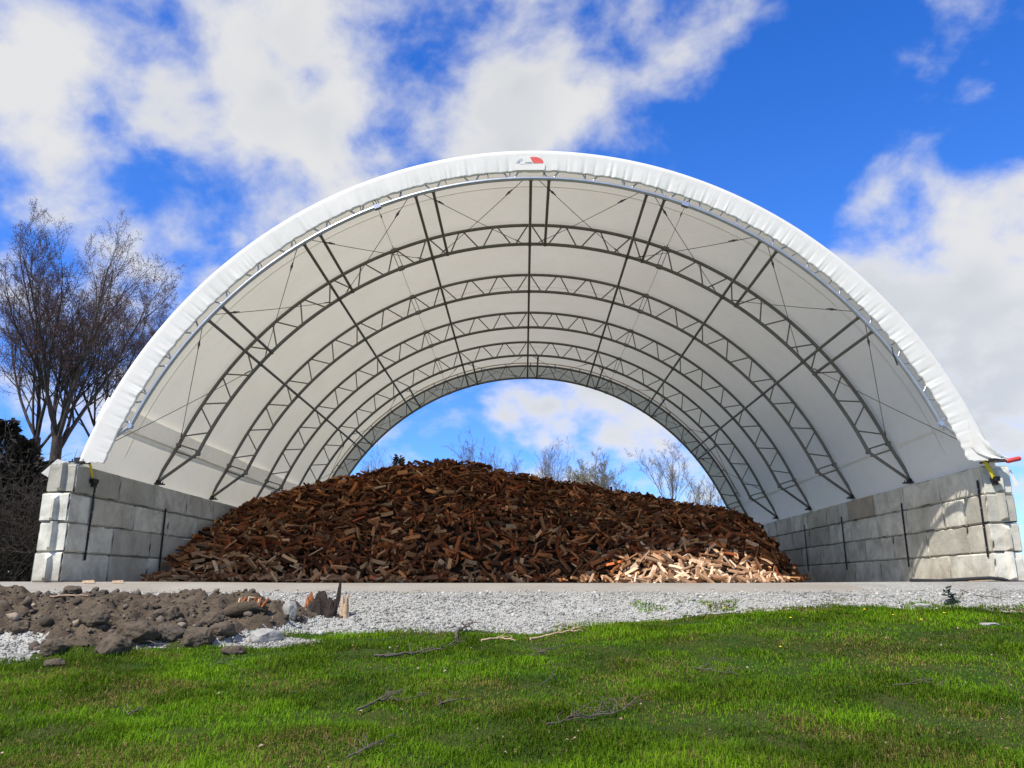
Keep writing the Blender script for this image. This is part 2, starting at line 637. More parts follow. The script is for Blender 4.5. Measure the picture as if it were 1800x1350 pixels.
setp(sub_sheet('lawn', is_lawn, M['lawn']), 'green spring lawn sloping up to the gravel bank', 'lawn')
setp(sub_sheet('gravel_bank', is_grav, M['gravel']), 'bank of pale crushed gravel between lawn and pad', 'gravel')
fx, fy = np.meshgrid(np.arange(-14, -2.4, .036), np.arange(8.7, 14.3, .032))
fm = dirt_mask(fx, fy)
fz = ground(fx, fy) + .012 + fm * (.07 * (np.abs(fbm(fx * 7, fy * 7, 131, 4) - .5) * 2 - .25) + .035 * (fbm(fx * 19, fy * 19, 141, 3) - .5))
n_x = fx.shape[1]
a4, b4 = np.meshgrid(np.arange(n_x - 1), np.arange(fx.shape[0] - 1))
q = (b4 * n_x + a4).ravel()
ff = np.stack([q, q + 1, q + n_x + 1, q + n_x], 1)
fc_ = ff[fm.ravel()[ff].mean(1) > .40]
used, inv = np.unique(fc_, return_inverse=True)
earth = link('earth_heap', np_mesh('earth_heap', np.stack([fx.ravel(), fy.ravel(), fz.ravel()], 1)[used], inv.reshape(-1, 4)), None, M['earth'])
setp(earth, 'patch of dug brown earth left of the stump', 'earth', None, 'structure')
setp(sub_sheet('pad', is_pad, M['pad']), 'compacted tan pad under the shelter', 'pad')

# ------------------------------------------------------------------ shelter
R_OUT, ZC = 10.25, -.17
Y0, BAY = 16.66, 3.66
TY = [Y0 + BAY * i for i in range(6)]
OFF = (0, 16.6, 0)
shelter = empty('fabric_shelter', OFF, .012)
setp(shelter, 'white arched fabric shelter with steel trusses standing on two block walls', 'shelter')


def arc(r, deg, y):
    a = math.radians(deg)
    return (r * math.sin(a), y, ZC + r * math.cos(a))


def arcs(r, a0, a1, y, n):
    return [arc(r, a0 + (a1 - a0) * i / n, y) for i in range(n + 1)]


PHI_B = 75.2                                    # where the membrane meets the wall top
# membrane
na, nyc = 150, 61
cy_ = np.linspace(Y0 + .02, TY[5] + .1, nyc)
ca = np.radians(np.linspace(-PHI_B, PHI_B, na))
A, Yc = np.meshgrid(ca, cy_)
bayp = np.clip((Yc - Y0) / BAY, 0, 5)
sag = .035 * np.abs(np.sin(bayp * PI)) + .006 * (fbm(A * 14, Yc * 1.2, 4) - .5)
Rr = R_OUT - .02 - sag
CV = np.stack([Rr * np.sin(A), Yc, ZC + Rr * np.cos(A)], -1).reshape(-1, 3) - np.array(OFF)
i2, j2 = np.meshgrid(np.arange(na - 1), np.arange(nyc - 1))
q = (j2 * na + i2).ravel()
link('cover', np_mesh('cover', CV, np.stack([q, q + 1, q + na + 1, q + na], 1), smooth=True), shelter, M['fabric'])


def valance(name, yface, ymem, r_in, seed, sign):
    """gathered hem that turns down over the end truss"""
    r_ = np.random.RandomState(seed)
    n = 1400
    ph = np.linspace(-PHI_B, PHI_B, n)
    # gather folds: narrow ridges of random spacing
    w = np.zeros(n)
    p = -PHI_B
    while p < PHI_B:
        p += r_.uniform(.35, 1.7)
        wd = r_.uniform(.10, .32)
        w += r_.choice([-1, 1]) * r_.uniform(.25, 1.0) * np.exp(-((ph - p) / wd) ** 2)
    long_ = np.interp(ph, np.linspace(-PHI_B, PHI_B, 60), r_.uniform(-1, 1, 60))
    calm = np.clip((PHI_B - np.abs(ph)) / 10, .3, 1)
    w *= calm * np.clip((np.abs(ph) - 1.9) / 1.2, 0, 1)
    long_ = long_ * np.clip((np.abs(ph) - 1.9) / 1.2, 0, 1)
    edge = np.interp(ph, np.linspace(-PHI_B, PHI_B, 260), r_.uniform(-1, 1, 260))
    prof = [(ymem, R_OUT - .02), (yface + sign * .16, R_OUT), (yface + sign * .06, R_OUT - .012), (yface + sign * .012, R_OUT - .05)]
    m2 = 12
    for k in range(1, m2 + 1):
        t = k / m2
        prof.append((yface + sign * .02 * t * t, R_OUT - .05 - (R_OUT - .05 - r_in) * t))
    V = []
    for k, (yy_, rr_) in enumerate(prof):
        t = max(0, (k - 3) / m2)
        slant = ph + 0.0
        d = w * .022 * t ** 1.7 + long_ * .012 * t
        rr2 = rr_ + (edge * .016 + w * .010) * t ** 3
        a = np.radians(slant)
        V.append(np.stack([rr2 * np.sin(a), yy_ - sign * d, ZC + rr2 * np.cos(a)], -1))
    # rolled hem
    t = 1.0
    a = np.radians(ph)
    rr2 = r_in + (edge * .016 + w * .010)
    V.append(np.stack([(rr2 + .01) * np.sin(a), yface + sign * (.07 + .01 * w), ZC + (rr2 + .01) * np.cos(a)], -1))
    nk = len(V)
    V = np.array(V).reshape(-1, 3)
    V[:, 2] = np.maximum(V[:, 2], 2.575 + .01 * np.sin(V[:, 0] * 40))
    V = V - np.array(OFF)
    i3, j3 = np.meshgrid(np.arange(n - 1), np.arange(nk - 1))
    q = (j3 * n + i3).ravel()
    return link(name, np_mesh(name, V, np.stack([q, q + 1, q + n + 1, q + n], 1), smooth=True), shelter, M['fabric'])


val = valance('front_valance', 16.57, Y0 + .06, 9.665, 3, 1)
rear_val = valance('rear_valance', TY[5] + .38, TY[5] + .08, 9.62, 8, -1)

# welded seams and the hem pocket of the membrane
for ys_ in (18.25, 25.2, 32.2):
    mb = MB()
    P0, P1 = arcs(R_OUT - .075, -72, 72, ys_ - .018, 90), arcs(R_OUT - .075, -72, 72, ys_ + .018, 90)
    mb.add(P0 + P1, [(i, i + 1, 92 + i, 91 + i) for i in range(90)], True)
    mb.build('cover_seam', M['fabric'], shelter, OFF)
for s in (-1, 1):
    mb = MB()
    p0 = [arc(R_OUT - .085, s * 68.6, y) for y in np.linspace(Y0 + .3, TY[5], 40)]
    p1 = [arc(R_OUT - .085, s * 68.85, y) for y in np.linspace(Y0 + .3, TY[5], 40)]
    mb.add(p0 + p1, [(i, i + 1, 41 + i, 40 + i) for i in range(39)], True)
    mb.build('cover_seam', M['fabric'], shelter, OFF)
# second layer of membrane that laps over the left side
mb = MB()
rows = [[arc(R_OUT + .05 + .02 * math.sin(y * 1.3), -a, y) for y in np.linspace(Y0, TY[5], 60)] for a in np.linspace(65.8, 69.0, 5)]
mb.add([p for r in rows for p in r], [(j * 60 + i, j * 60 + i + 1, j * 60 + 61 + i, j * 60 + 60 + i) for j in range(4) for i in range(59)], True)
mb.build('cover_lap', M['thin_fabric'], shelter, OFF)

# loose corners of the membrane at the wall tops
mb = MB()
P = [(-10.05, 16.62, 2.60), (-10.30, 16.60, 2.66), (-10.62, 16.62, 2.36), (-10.42, 16.66, 2.24), (-10.30, 16.64, 2.48)]
mb.add(P, [(0, 1, 4), (1, 2, 3, 4)])
mb.add([(x, y + .012, z) for x, y, z in P], [(4, 1, 0), (4, 3, 2, 1)])
mb.build('loose_corner', M['fabric'], shelter, OFF)
mb = MB()
g = []
for i in range(9):
    t = i / 8
    for j in range(6):
        s_ = j / 5
        x = 9.35 + .75 * t + (1 - t) * 0
        top = np.interp(x, [9.3, 9.6, 9.85, 10.12], [3.55, 3.05, 2.80, 2.63])
        bot = np.interp(x, [9.3, 9.45, 9.7, 10.12], [2.95, 2.74, 2.63, 2.59])
        z = bot + (top - bot) * s_
        g.append((x, 16.56 - .05 * math.sin(t * 9 + s_ * 4) * s_ - .03 * math.sin(s_ * 8 + t * 3), z))
mb.add(g, [(i * 6 + j, i * 6 + j + 1, i * 6 + j + 7, i * 6 + j + 6) for i in range(8) for j in range(5)], True)
mb.build('loose_corner', M['fabric'], shelter, OFF)
mb = MB()
P = [(10.32, 16.95, 2.42), (10.36, 16.97, 2.44), (10.48, 16.96, 2.10), (10.36, 16.94, 2.08)]
mb.add(P, [(0, 1, 2, 3)])
mb.add([(x, y + .01, z) for x, y, z in P], [(3, 2, 1, 0)])
mb.build('loose_corner', M['fabric'], shelter, OFF)

# printed emblem on the valance
emb = MB()


def emb_pt(x, z, y=16.535):
    return (x * .86 - .02, y, 9.67 + (z - 9.67) * .92)


def half_ellipse(cx_, cz_, rx, rz, a0, a1, n=20):
    return [(cx_ + rx * math.cos(math.radians(a0 + (a1 - a0) * i / n)), cz_ + rz * math.sin(math.radians(a0 + (a1 - a0) * i / n))) for i in range(n + 1)]


def plate(poly, y, mat, name, parent, th=.003):
    mb_ = MB()
    n = len(poly)
    mb_.add([emb_pt(x, z, y) for x, z in poly] + [emb_pt(x, z, y + th) for x, z in poly],
            [tuple(range(n)), tuple(range(2 * n - 1, n - 1, -1))] + [(i, i + n, (i + 1) % n + n, (i + 1) % n) for i in range(n)])
    return mb_.build(name, mat, parent, OFF)


cz0 = 9.67
badge = plate([(-.42, cz0 - .02)] + [(x, z) for x, z in half_ellipse(0, cz0 + .02, .40, .21, 180, 0)] + [(.42, cz0 - .02), (.40, cz0 - .165), (-.40, cz0 - .165)], 16.559, M['fabric'], 'emblem', shelter)
plate(half_ellipse(.10, cz0 + .055, .27, .155, 112, -12, 16) + [(.10, cz0 + .02)], 16.5555, M['logo_red'], 'emblem_red_field', badge)
plate(half_ellipse(0, cz0 + .02, .385, .20, 178, 128, 12) + half_ellipse(.02, cz0 + .02, .31, .13, 130, 178, 12), 16.5555, M['logo_grey'], 'emblem_grey_sweep', badge)
plate([(-.28, cz0 - .005), (.08, cz0 + .012), (.08, cz0 + .022), (-.28, cz0 + .004)], 16.5555, M['logo_grey'], 'emblem_underline', badge)
for k, xk in enumerate([-.12, -.085, -.05, -.02, .015, .05]):
    plate([(xk - .011, cz0 + .032), (xk + .012, cz0 + .034), (xk + .010, cz0 + .058 + .008 * (k % 2)), (xk - .008, cz0 + .055)], 16.5548, M['logo_dark'], 'emblem_letter', badge)
plate([(-.315, cz0 + .03), (-.295, cz0 + .028), (-.285, cz0 + .09), (-.30, cz0 + .10)], 16.5548, M['logo_dark'], 'emblem_letter', badge)

# trusses
R_O, R_I = 10.10, 9.52
STEP = 50.05 / 9
FOOT = 9.86, 2.60


def p_out(deg):
    return Vector(arc(R_O, deg, 0))


def p_in(deg):
    return Vector(arc(R_I, deg, 0))


truss_mb = MB()
for R_, rr in ((R_O, .049), (R_I, .050)):
    truss_mb.tube(arcs(R_, -68, 68, 0, 110), rr, 8)
for s in (-1, 1):
    foot = Vector((s * FOOT[0], 0, FOOT[1] + .03))
    truss_mb.tube([p_out(s * 68), foot + Vector((s * .0, 0, .03))], .048, 8)
    truss_mb.tube([p_in(s * 68), foot + Vector((-s * .07, 0, .03))], .043, 8)
    for pp in (p_out(s * 68), p_in(s * 68)):
        truss_mb.tube([pp + Vector((0, -.05, 0)), pp + Vector((0, .05, 0))], .06, 8)
        truss_mb.box(pp, (.13, .03, .13))
    truss_mb.tube([p_out(s * 67.9), p_in(s * 67.6)], .02, 6)
    truss_mb.tube([p_out(s * 69.0), p_in(s * 68.8)], .02, 6)
    for pp in (p_out(s * 22.3), p_in(s * 22.3)):
        truss_mb.box(pp, (.16, .11, .10), Matrix.Rotation(math.radians(s * 22.3), 3, 'Y'))
truss_me = truss_mb.mesh('arch_truss')
truss_fr = truss_me.copy()
web_a, web_b = p_out(.28), p_in(STEP / 2 - .35)
WEB_L = (web_a - web_b).length
w = MB()
w.tube([(0, 0, 0), (0, 0, WEB_L)], .0205, 6, False)
web_me = w.mesh('web_brace')
web_me.materials.append(M['steel'])
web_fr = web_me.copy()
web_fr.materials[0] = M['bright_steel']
w = MB()
w.tube([(0, 0, 0), (0, 0, R_O - R_I)], .012, 6, False)
spl_me = w.mesh('splice_strut')
spl_me.materials.append(M['cable'])
w = MB()
w.box((0, 0, 0), (.34, .26, .03))
w.box((0, 0, .05), (.16, .16, .10))
for sx in (-.12, .12):
    for sy in (-.08, .08):
        w.tube([(sx, sy, 0), (sx, sy, .07)], .014, 6)
shoe_me = w.mesh('base_shoe')
shoe_me.materials.append(M['black'])


def place_between(o, a, b):
    d = (b - a).normalized()
    qd = d.to_track_quat('Z', 'Y')
    o.matrix_local = Matrix.Translation(a) @ qd.to_matrix().to_4x4()


for i, y in enumerate(TY):
    front = i == 0
    t = link('arch_truss', truss_fr if front else truss_me, shelter, M['bright_steel'] if front else M['steel'])  # front truss takes the lighter steel, its sunlight put into the colour
    t.location = (0, y - OFF[1], 0)
    for k in range(-12, 13):
        for s in (-1, 1):
            if abs(k + s * .5) > 12:
                continue
            o = link('web_brace', web_fr if front else web_me, t)
            place_between(o, p_in(k * STEP + s * (STEP / 2 - .35)), p_out(k * STEP + s * .28))
    for s in (-1, 1):
        for dd in (-.35, .35):
            o = link('splice_strut', spl_me, t)
            place_between(o, p_in(s * 22.3 + dd), p_out(s * 22.3 + dd))
        o = link('base_shoe', shoe_me, t)
        o.location = (s * (FOOT[0] - .02), 0, FOOT[1] - .01)

# purlins
PUR = [-50.7, -33.9, -16.7, 0, 16.7, 33.9, 50.7]
pm = MB()
pm.tube([(0, 0, 0), (0, BAY - .04, 0)], .038, 8)
for yy_ in (.0, BAY - .04):
    pm.tube([(0, yy_ - .05, 0), (0, yy_ + .05, 0)], .055, 8)
pur_me = pm.mesh('purlin')
pur_me.materials.append(M['steel'])
for i in range(5):
    for a in PUR:
        o = link('purlin', pur_me, shelter)
        o.location = Vector(arc(R_I - .005, a, TY[i] + .02)) - Vector(OFF)
for i in (0, 4):
    for a in PUR:
        o = link('purlin', pur_me, shelter)
        o.location = Vector(arc(R_I - .005, a + 2.6, TY[i] + .02)) - Vector(OFF)


# cables
def cable(p0, p1, r=.0085, buckle=True):
    p0, p1 = Vector(p0), Vector(p1)
    mb_ = MB()
    n = 6
    L = (p1 - p0).length
    pts = [p0.lerp(p1, t / n) + Vector((0, 0, -.012 * L * .5 * (1 - (2 * t / n - 1) ** 2))) for t in range(n + 1)]
    mb_.tube(pts, r, 5)
    if buckle:
        d = (p1 - p0).normalized()
        c = p0 + d * .55
        mb_.tube([c, c + d * .28], r * 2.0, 6)
        mb_.tube([c + d * .10, c + d * .18], r * 3.4, 6)
        c = p1 - d * .45
        mb_.tube([c, c + d * .2], r * 2.0, 6)
    return mb_.build('brace_cable', M['cable'], shelter, OFF)


for (i0, i1) in ((0, 1), (5, 4)):
    ya, yb = TY[i0], TY[i1]
    for k in range(6):
        a0, a1 = PUR[k] + .9, PUR[k + 1] - .9
        cable(arc(R_I, a0, ya), arc(R_I, a1, yb))
        cable(arc(R_I, a1, ya), arc(R_I, a0, yb))
    for s in (-1, 1):
        cable(arc(R_I, s * 51.6, ya), arc(R_O, s * 67.6, yb))
        cable((s * (FOOT[0] - .05), ya, FOOT[1] + .1), arc(R_I, s * 51.5, yb))
for i in range(5):
    for s in (-1, 1):
        cable(arc(R_I, s * 22.3, TY[i]), arc(R_O, s * 22.3, TY[i + 1]), .006, i == 0)
# tensioning pipe and its clips at the rear end
mb = MB()
mb.tube(arcs(R_O + .02, -67, 67, TY[5] - .42, 90), .022, 6)
mb.build('tension_pipe', M['tan'], shelter, OFF)
cm = MB()
cm.box((0, .12, -.03), (.035, .34, .05))
cm.tube([(0, .25, -.03), (.02, .27, -.20), (0, .26, -.30)], .010, 5)
clip_me = cm.mesh('tie_clip')
clip_me.materials.append(M['black'])
for a in np.arange(-65, 66, 6.5):
    o = link('tie_clip', clip_me, shelter)
    o.location = Vector(arc(R_O, a + .8, TY[5] - .42)) - Vector(OFF)
    o.rotation_euler = (0, math.radians(a), 0)
# lacing tags that hang from the front valance hem
tg = MB()
tg.tube([(0, 0, 0), (.01, .01, -.05), (-.01, .02, -.11)], .009, 5)
tag_me = tg.mesh('lacing_tie')
tag_me.materials.append(M['black'])
for a in [-63.5, -58, -52, -46.2, -40.4, -34.8, -29.5, -24.6, -22.4, -18.6, -12.2, -6.2, -3.0, 1.9, 7.6, 13.2, 17.8, 22.6, 27.4, 33.2, 38.8, 44.6, 50.2, 56.1, 61.8]:
    o = link('lacing_tie', tag_me, shelter)
    o.location = Vector(arc(9.68, a, 16.60)) - Vector(OFF)
    o.rotation_euler = (0, math.radians(a + rnd.uniform(-20, 20)), 0)
mb = MB()
e = Vector(arc(9.56, 56.4, 16.62))
mb.tube([e, e + Vector((.02, 0, -.15)), e + Vector((.08, 0, -.42))], .016, 5)
mb.build('loose_tie', M['black'], shelter, OFF)

# ------------------------------------------------------------------ block walls
BH, BL, BW = .61, 1.83, .61
GAP = .022


def block_mesh(L, seed, tongue):
    """cast block lying along +y from y=0, inner face at x=0, outer at x=-BW, chamfered and slightly chipped"""
    r_ = random.Random(seed)
    mb_ = MB()
    c = .032
    W2, H2, L2 = BW, BH - .011, L - GAP
    xs_ = [0, c] + [W2 * .5] + [W2 - c, W2]
    zs_ = [0, c] + [H2 * k / 5 for k in (1, 2, 3, 4)] + [H2 - c, H2]
    ys_ = [0, c] + [L2 * k / 10 for k in range(1, 10)] + [L2 - c, L2]
    idx, V = {}, []
    for a, x in enumerate(xs_):
        for b, y in enumerate(ys_):
            for d, z in enumerate(zs_):
                ex, ey, ez = a in (0, len(xs_) - 1), b in (0, len(ys_) - 1), d in (0, len(zs_) - 1)
                if not (ex or ey or ez):
                    continue
                px, py, pz = x, y, z
                n = ex + ey + ez
                if n >= 2:
                    amt = c * r_.uniform(.35, 1.0) if r_.random() > .2 else c * r_.uniform(1.3, 3.0)
                    if ex:
                        px += amt if a == 0 else -amt
                    if ey:
                        py += amt * 1.5 if b == 0 else -amt * 1.5
                    if ez:
                        pz += amt * .5 if d == 0 else -amt * .5
                else:
                    j = .004
                    px += r_.uniform(-j, j) * ex
                    py += r_.uniform(-j, j) * ey
                idx[a, b, d] = len(V)
                V.append((-px, py, pz))
    Fc = []
    na_, nb_, nd_ = len(xs_), len(ys_), len(zs_)
    for a in (0, na_ - 1):
        for b in range(nb_ - 1):
            for d in range(nd_ - 1):
                f = [idx[a, b, d], idx[a, b + 1, d], idx[a, b + 1, d + 1], idx[a, b, d + 1]]
                Fc.append(f if a == 0 else f[::-1])
    for b in (0, nb_ - 1):
        for a in range(na_ - 1):
            for d in range(nd_ - 1):
                f = [idx[a, b, d], idx[a, b, d + 1], idx[a + 1, b, d + 1], idx[a + 1, b, d]]
                Fc.append(f[::-1] if b == 0 else f)
    for d in (0, nd_ - 1):
        for a in range(na_ - 1):
            for b in range(nb_ - 1):
                f = [idx[a, b, d], idx[a + 1, b, d], idx[a + 1, b + 1, d], idx[a, b + 1, d]]
                Fc.append(f[::-1] if d == 0 else f)
    mb_.add(V, Fc)
    if tongue:                                  # cast key on the end that faces the lawn
        k = r_.uniform(-.02, .02)
        x0, x1, x2, x3 = -BW / 2 + .09 + k, -BW / 2 + .05 + k, -BW / 2 - .0 + k, -BW / 2 - .07 + k
        zb, zt, zs2 = .02 + r_.uniform(0, .03), H2 - .004 + (.03 if tongue == 2 else -.03), H2 - .13
        dp = .105
        if tongue == 2:
            zs2 = zt - .015
        P = [(x0, .01, zb), (x1, -dp, zb + .05), (x2, -dp, zb + .05), (x3, .01, zb),
             (x0, .01, zt), (x1, -dp, zs2), (x2, -dp, zs2), (x3, .01, zt)]
        mb_.add(P, [(0, 1, 5, 4), (1, 2, 6, 5), (2, 3, 7, 6), (4, 5, 6, 7), (3, 2, 1, 0)])
    me = mb_.mesh('concrete_block')
    me.materials.append(M['concrete'])
    return me


full = [block_mesh(BL, s, 0) for s in range(6)]
half = [block_mesh(BL / 2, 20 + s, 0) for s in range(3)]
fend = [block_mesh(BL, 40 + s, 1 + s % 2) for s in range(4)]
hend = [block_mesh(BL / 2, 60 + s, 1 + s % 2) for s in range(4)]
ZB = .075


def block_wall(name, xin, side, y0, pattern, label, tilt):
    """side -1: wall on the left, its inner face looks to +x; side +1: mirrored"""
    wl = empty(name, (xin, y0, ZB), tilt)
    setp(wl, label, 'wall', 'block walls')
    yend = 19.6
    for c in range(4):
        y = 0.0
        k = 0
        pat = list(pattern[c])
        jx = rnd.uniform(-.012, .012)
        y += rnd.uniform(-.02, .03)
        while y < yend:
            ln = pat[k] if k < len(pat) else 'F'
            end = k == 0
            if ln == 'F':
                me = fend[(c * 3 + (side > 0)) % 4] if end else full[rnd.randrange(6)]
                L = BL
            else:
                me = hend[(c + (side > 0)) % 4] if end else half[rnd.randrange(3)]
                L = BL / 2
            o = link('concrete_block', me, wl)
            zt = c * BH
            dx = jx + rnd.uniform(-.008, .008)
            if side < 0:
                o.location = (dx, y, zt)
            else:
                o.location = (dx + BW, y, zt)
            o.rotation_euler = (0, rnd.uniform(-.004, .004), rnd.uniform(-.003, .003))
            y += L + rnd.uniform(.0, .012)
            k += 1
    return wl


wl = block_wall('block_wall', -9.69, -1, 16.17, ['FF', 'FF', 'HF', 'FF'], 'concrete block wall carrying the left side of the shelter, partly buried in firewood', 0)
wr = block_wall('block_wall', 9.64, 1, 16.93, ['FF', 'HF', 'HHF', 'FF'], 'sunlit concrete block wall carrying the right side of the shelter', 0)

# anchor bars bolted to the walls below the truss feet
bm_ = MB()
bm_.box((0, 0, 0), (.014, .062, 1.62))
bar_me = bm_.mesh('anchor_bar')
bar_me.materials.append(M['black'])
bo = MB()
bo.tube([(0, 0, 0), (.018, 0, 0)], .018, 6)
bolt_me = bo.mesh('bolt')
bolt_me.materials.append(M['bright_steel'])
for wall, side, spots in ((wl, -1, [(16.95, 1.34, 0), (20.42, 1.16, 0), (24.05, 1.18, 0), (27.6, 1.2, 0)]), (wr, 1, [(17.12, 1.40, 0), (20.75, 1.28, 0), (24.85, 1.28, 0), (28.3, 1.3, 0)])):
    for (y, z, _) in spots:
        o = link('anchor_bar', bar_me, wall)
        o.location = (-side * .026, y - wall.location.y, z - ZB)
        o.rotation_euler = (rnd.uniform(-.01, .01), 0, 0)
        for zz_ in (-.62, -.2, .22, .62):
            b = link('bolt', bolt_me, o)
            b.location = (-side * .008, 0, zz_)
            b.rotation_euler = (0, 0, PI if side > 0 else 0)


def strap(pts, wdt, label, ratchet_at, normal):
    t = empty('ratchet_strap', pts[-1])
    setp(t, label, 'strap', 'yellow ratchet straps')
    off = Vector(pts[-1])
    mb_ = MB()
    nrm_ = Vector(normal)
    P = [Vector(p) - off for p in pts]
    L_, R_ = [], []
    for i, p in enumerate(P):
        d = (P[min(i + 1, len(P) - 1)] - P[max(i - 1, 0)]).normalized()
        s_ = d.cross(nrm_).normalized() * wdt / 2
        L_.append(p + s_)
        R_.append(p - s_)
    n = len(P)
    th = nrm_ * .006
    V = L_ + R_ + [p + th for p in L_] + [p + th for p in R_]
    mb_.add(V, [(i, i + 1, n + i + 1, n + i) for i in range(n - 1)] + [(2 * n + i, 3 * n + i, 3 * n + i + 1, 2 * n + i + 1) for i in range(n - 1)] +
            [(i, 2 * n + i, 2 * n + i + 1, i + 1) for i in range(n - 1)] + [(n + i, n + i + 1, 3 * n + i + 1, 3 * n + i) for i in range(n - 1)])
    mb_.build('webbing', M['yellow'], t)
    mb_ = MB()
    c = Vector(ratchet_at) - off
    mb_.box(c, (.09, .20, .10))
    mb_.tube([c + Vector((0, -.15, .02)), c + Vector((0, .15, .02))], .03, 8)
    mb_.box(c + Vector((0, .02, -.09)), (.05, .14, .07))
    mb_.build('ratchet', M['black'], t)
    return t


strap([(-9.74, 16.62, 2.72), (-9.68, 16.68, 2.56), (-9.655, 16.80, 2.30)], .085, 'yellow ratchet strap at the front end of the left block wall', (-9.62, 16.82, 2.22), (1, 0, 0))
strap([(9.50, 16.78, 2.74), (9.64, 16.80, 2.62), (9.80, 16.84, 2.30), (9.82, 16.84, 2.22)], .09, 'taut yellow ratchet strap at the front end of the right block wall', (9.84, 16.83, 2.20), (0, -1, 0))
# thin yellow tie cords beside the left feet
for i in (1, 2, 3):
    y = TY[i]
    t = empty('tie_cord', (-9.86, y, 2.6))
    setp(t, ['', 'yellow tie cords at the second truss foot on the left wall', 'yellow tie cords at the third truss foot on the left wall', 'yellow tie cords at the truss foot beside the firewood on the left wall'][i], 'cord', 'yellow tie cords')
    for k in range(3):
        mb = MB()
        mb.tube([(.01, -.16 + .06 * k, .02), (-.10 - .02 * k, -.20 + .05 * k, .55 + .05 * k)], .011, 5)
        mb.build('cord', M['yellow'], t)

# ------------------------------------------------------------------ firewood
PX = np.array([-9.9, -7, -5, -2, 0, 1.2, 2.2, 3.2, 5, 6.2, 7.1, 7.8, 8.5, 9.2, 9.7])
PYF = np.array([19.2, 19.9, 20.7, 21.9, 22.3, 22.0, 21.0, 20.2, 20.2, 20.8, 21.9, 24.0, 27.5, 31, 33])
SIL = [(440, 897), (500, 872), (560, 850), (620, 836), (700, 826), (790, 815), (850, 822), (920, 841), (1000, 853), (1080, 869), (1130, 872), (1200, 888), (1250, 897), (1290, 910), (1320, 932), (1345, 968), (1375, 1005)]
YCREST = 28.5
silp = np.array([at_y(u, v + 4, YCREST) for u, v in SIL])


def pile_h(x, y):
    x = np.asarray(x, float)
    y = np.asarray(y, float)
    yf = np.interp(x, PX, PYF) + (fbm(x * 1.3, x * 0, 77) - .5) * .5
    hc = np.interp(x, silp[:, 0], silp[:, 2])
    yc = YCREST + .5 * np.sin(x * .6)
    s = np.clip((y - yf) / np.maximum(yc - yf, .8), 0, None)
    g = np.where(s < 1, np.sin(np.clip(s, 0, 1) * PI / 2) ** .95 * .55 + np.clip(s, 0, 1) ** .9 * .45, 1 - .25 * np.clip(s - 1, 0, 1.2) ** 1.3)
    h = hc * g
    h = h + .05 * np.exp(-((x - 4.3) / 1.9) ** 2 - ((y - 21.6) / .9) ** 2) + (fbm(x * .9, y * .9, 88) - .5) * .45 * np.clip(s * 4, 0, 1)
    return np.where(s > 0, h, -.4) + .04


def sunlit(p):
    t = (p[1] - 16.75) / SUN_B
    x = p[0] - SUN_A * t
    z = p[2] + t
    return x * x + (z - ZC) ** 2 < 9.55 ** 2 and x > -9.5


def log_shape(seed):
    """split log along x, unit 1 = real metres; returns verts, faces, face colours"""
    r_ = random.Random(seed)
    L = r_.uniform(.32, .50)
    kind = r_.random()
    R = r_.uniform(.040, .076)
    if kind < .48:                              # quarter
        a0, a1, n = 0, r_.uniform(60, 105), 3
        sec = [(0, 0)] + [(R * 1.25 * math.cos(math.radians(a0 + (a1 - a0) * i / n)), R * 1.25 * math.sin(math.radians(a0 + (a1 - a0) * i / n))) for i in range(n + 1)]
        bark = set(range(1, n + 1))
    elif kind < .72:                             # half or slab
        n = 4
        sec = [(R * math.cos(math.radians(180 * i / n)), R * r_.uniform(.7, .9) * math.sin(math.radians(180 * i / n))) for i in range(n + 1)]
        bark = set(range(0, n))
    elif kind < .90:                            # whole round billet with bark
        n = 7
        R *= .8
        sec = [(R * math.cos(2 * PI * i / n) * r_.uniform(.9, 1.1), R * math.sin(2 * PI * i / n) * r_.uniform(.9, 1.1)) for i in range(n)]
        bark = set(range(n))
    else:                                       # thin split board-like piece
        h = R * r_.uniform(.35, .6)
        sec = [(-R, 0), (R, r_.uniform(-.01, .01)), (R * .9, h), (-R * .8, h * 1.2)]
        bark = {2} if r_.random() < .5 else set()
    mx = sum(p[0] for p in sec) / len(sec)
    my = sum(p[1] for p in sec) / len(sec)
    sec = [(p[0] - mx, p[1] - my) for p in sec]
    m = len(sec)
    sk = [r_.uniform(-.03, .03) for _ in range(2)]
    tap = r_.uniform(.82, 1.1)
    V = []
    for e, x in enumerate((-L / 2, 0.0, L / 2)):
        k = (1, (1 + tap) / 2, tap)[e]
        bow = (0, r_.uniform(-.022, .022), 0)[e]
        for (a, b) in sec:
            V.append((x + r_.uniform(-.012, .012) * (e != 1) + sk[0] * a * (e - 1) * 2, a * k + bow, b * k))
    Fc, tone = [], []
    for e in range(2):
        for i in range(m):
            j = (i + 1) % m
            Fc.append((e * m + i, e * m + j, (e + 1) * m + j, (e + 1) * m + i))
            tone.append(0 if i in bark else 1)
    Fc.append(tuple(range(m))[::-1])
    tone.append(2)
    Fc.append(tuple(2 * m + i for i in range(m)))
    tone.append(2)
    return V, Fc, tone


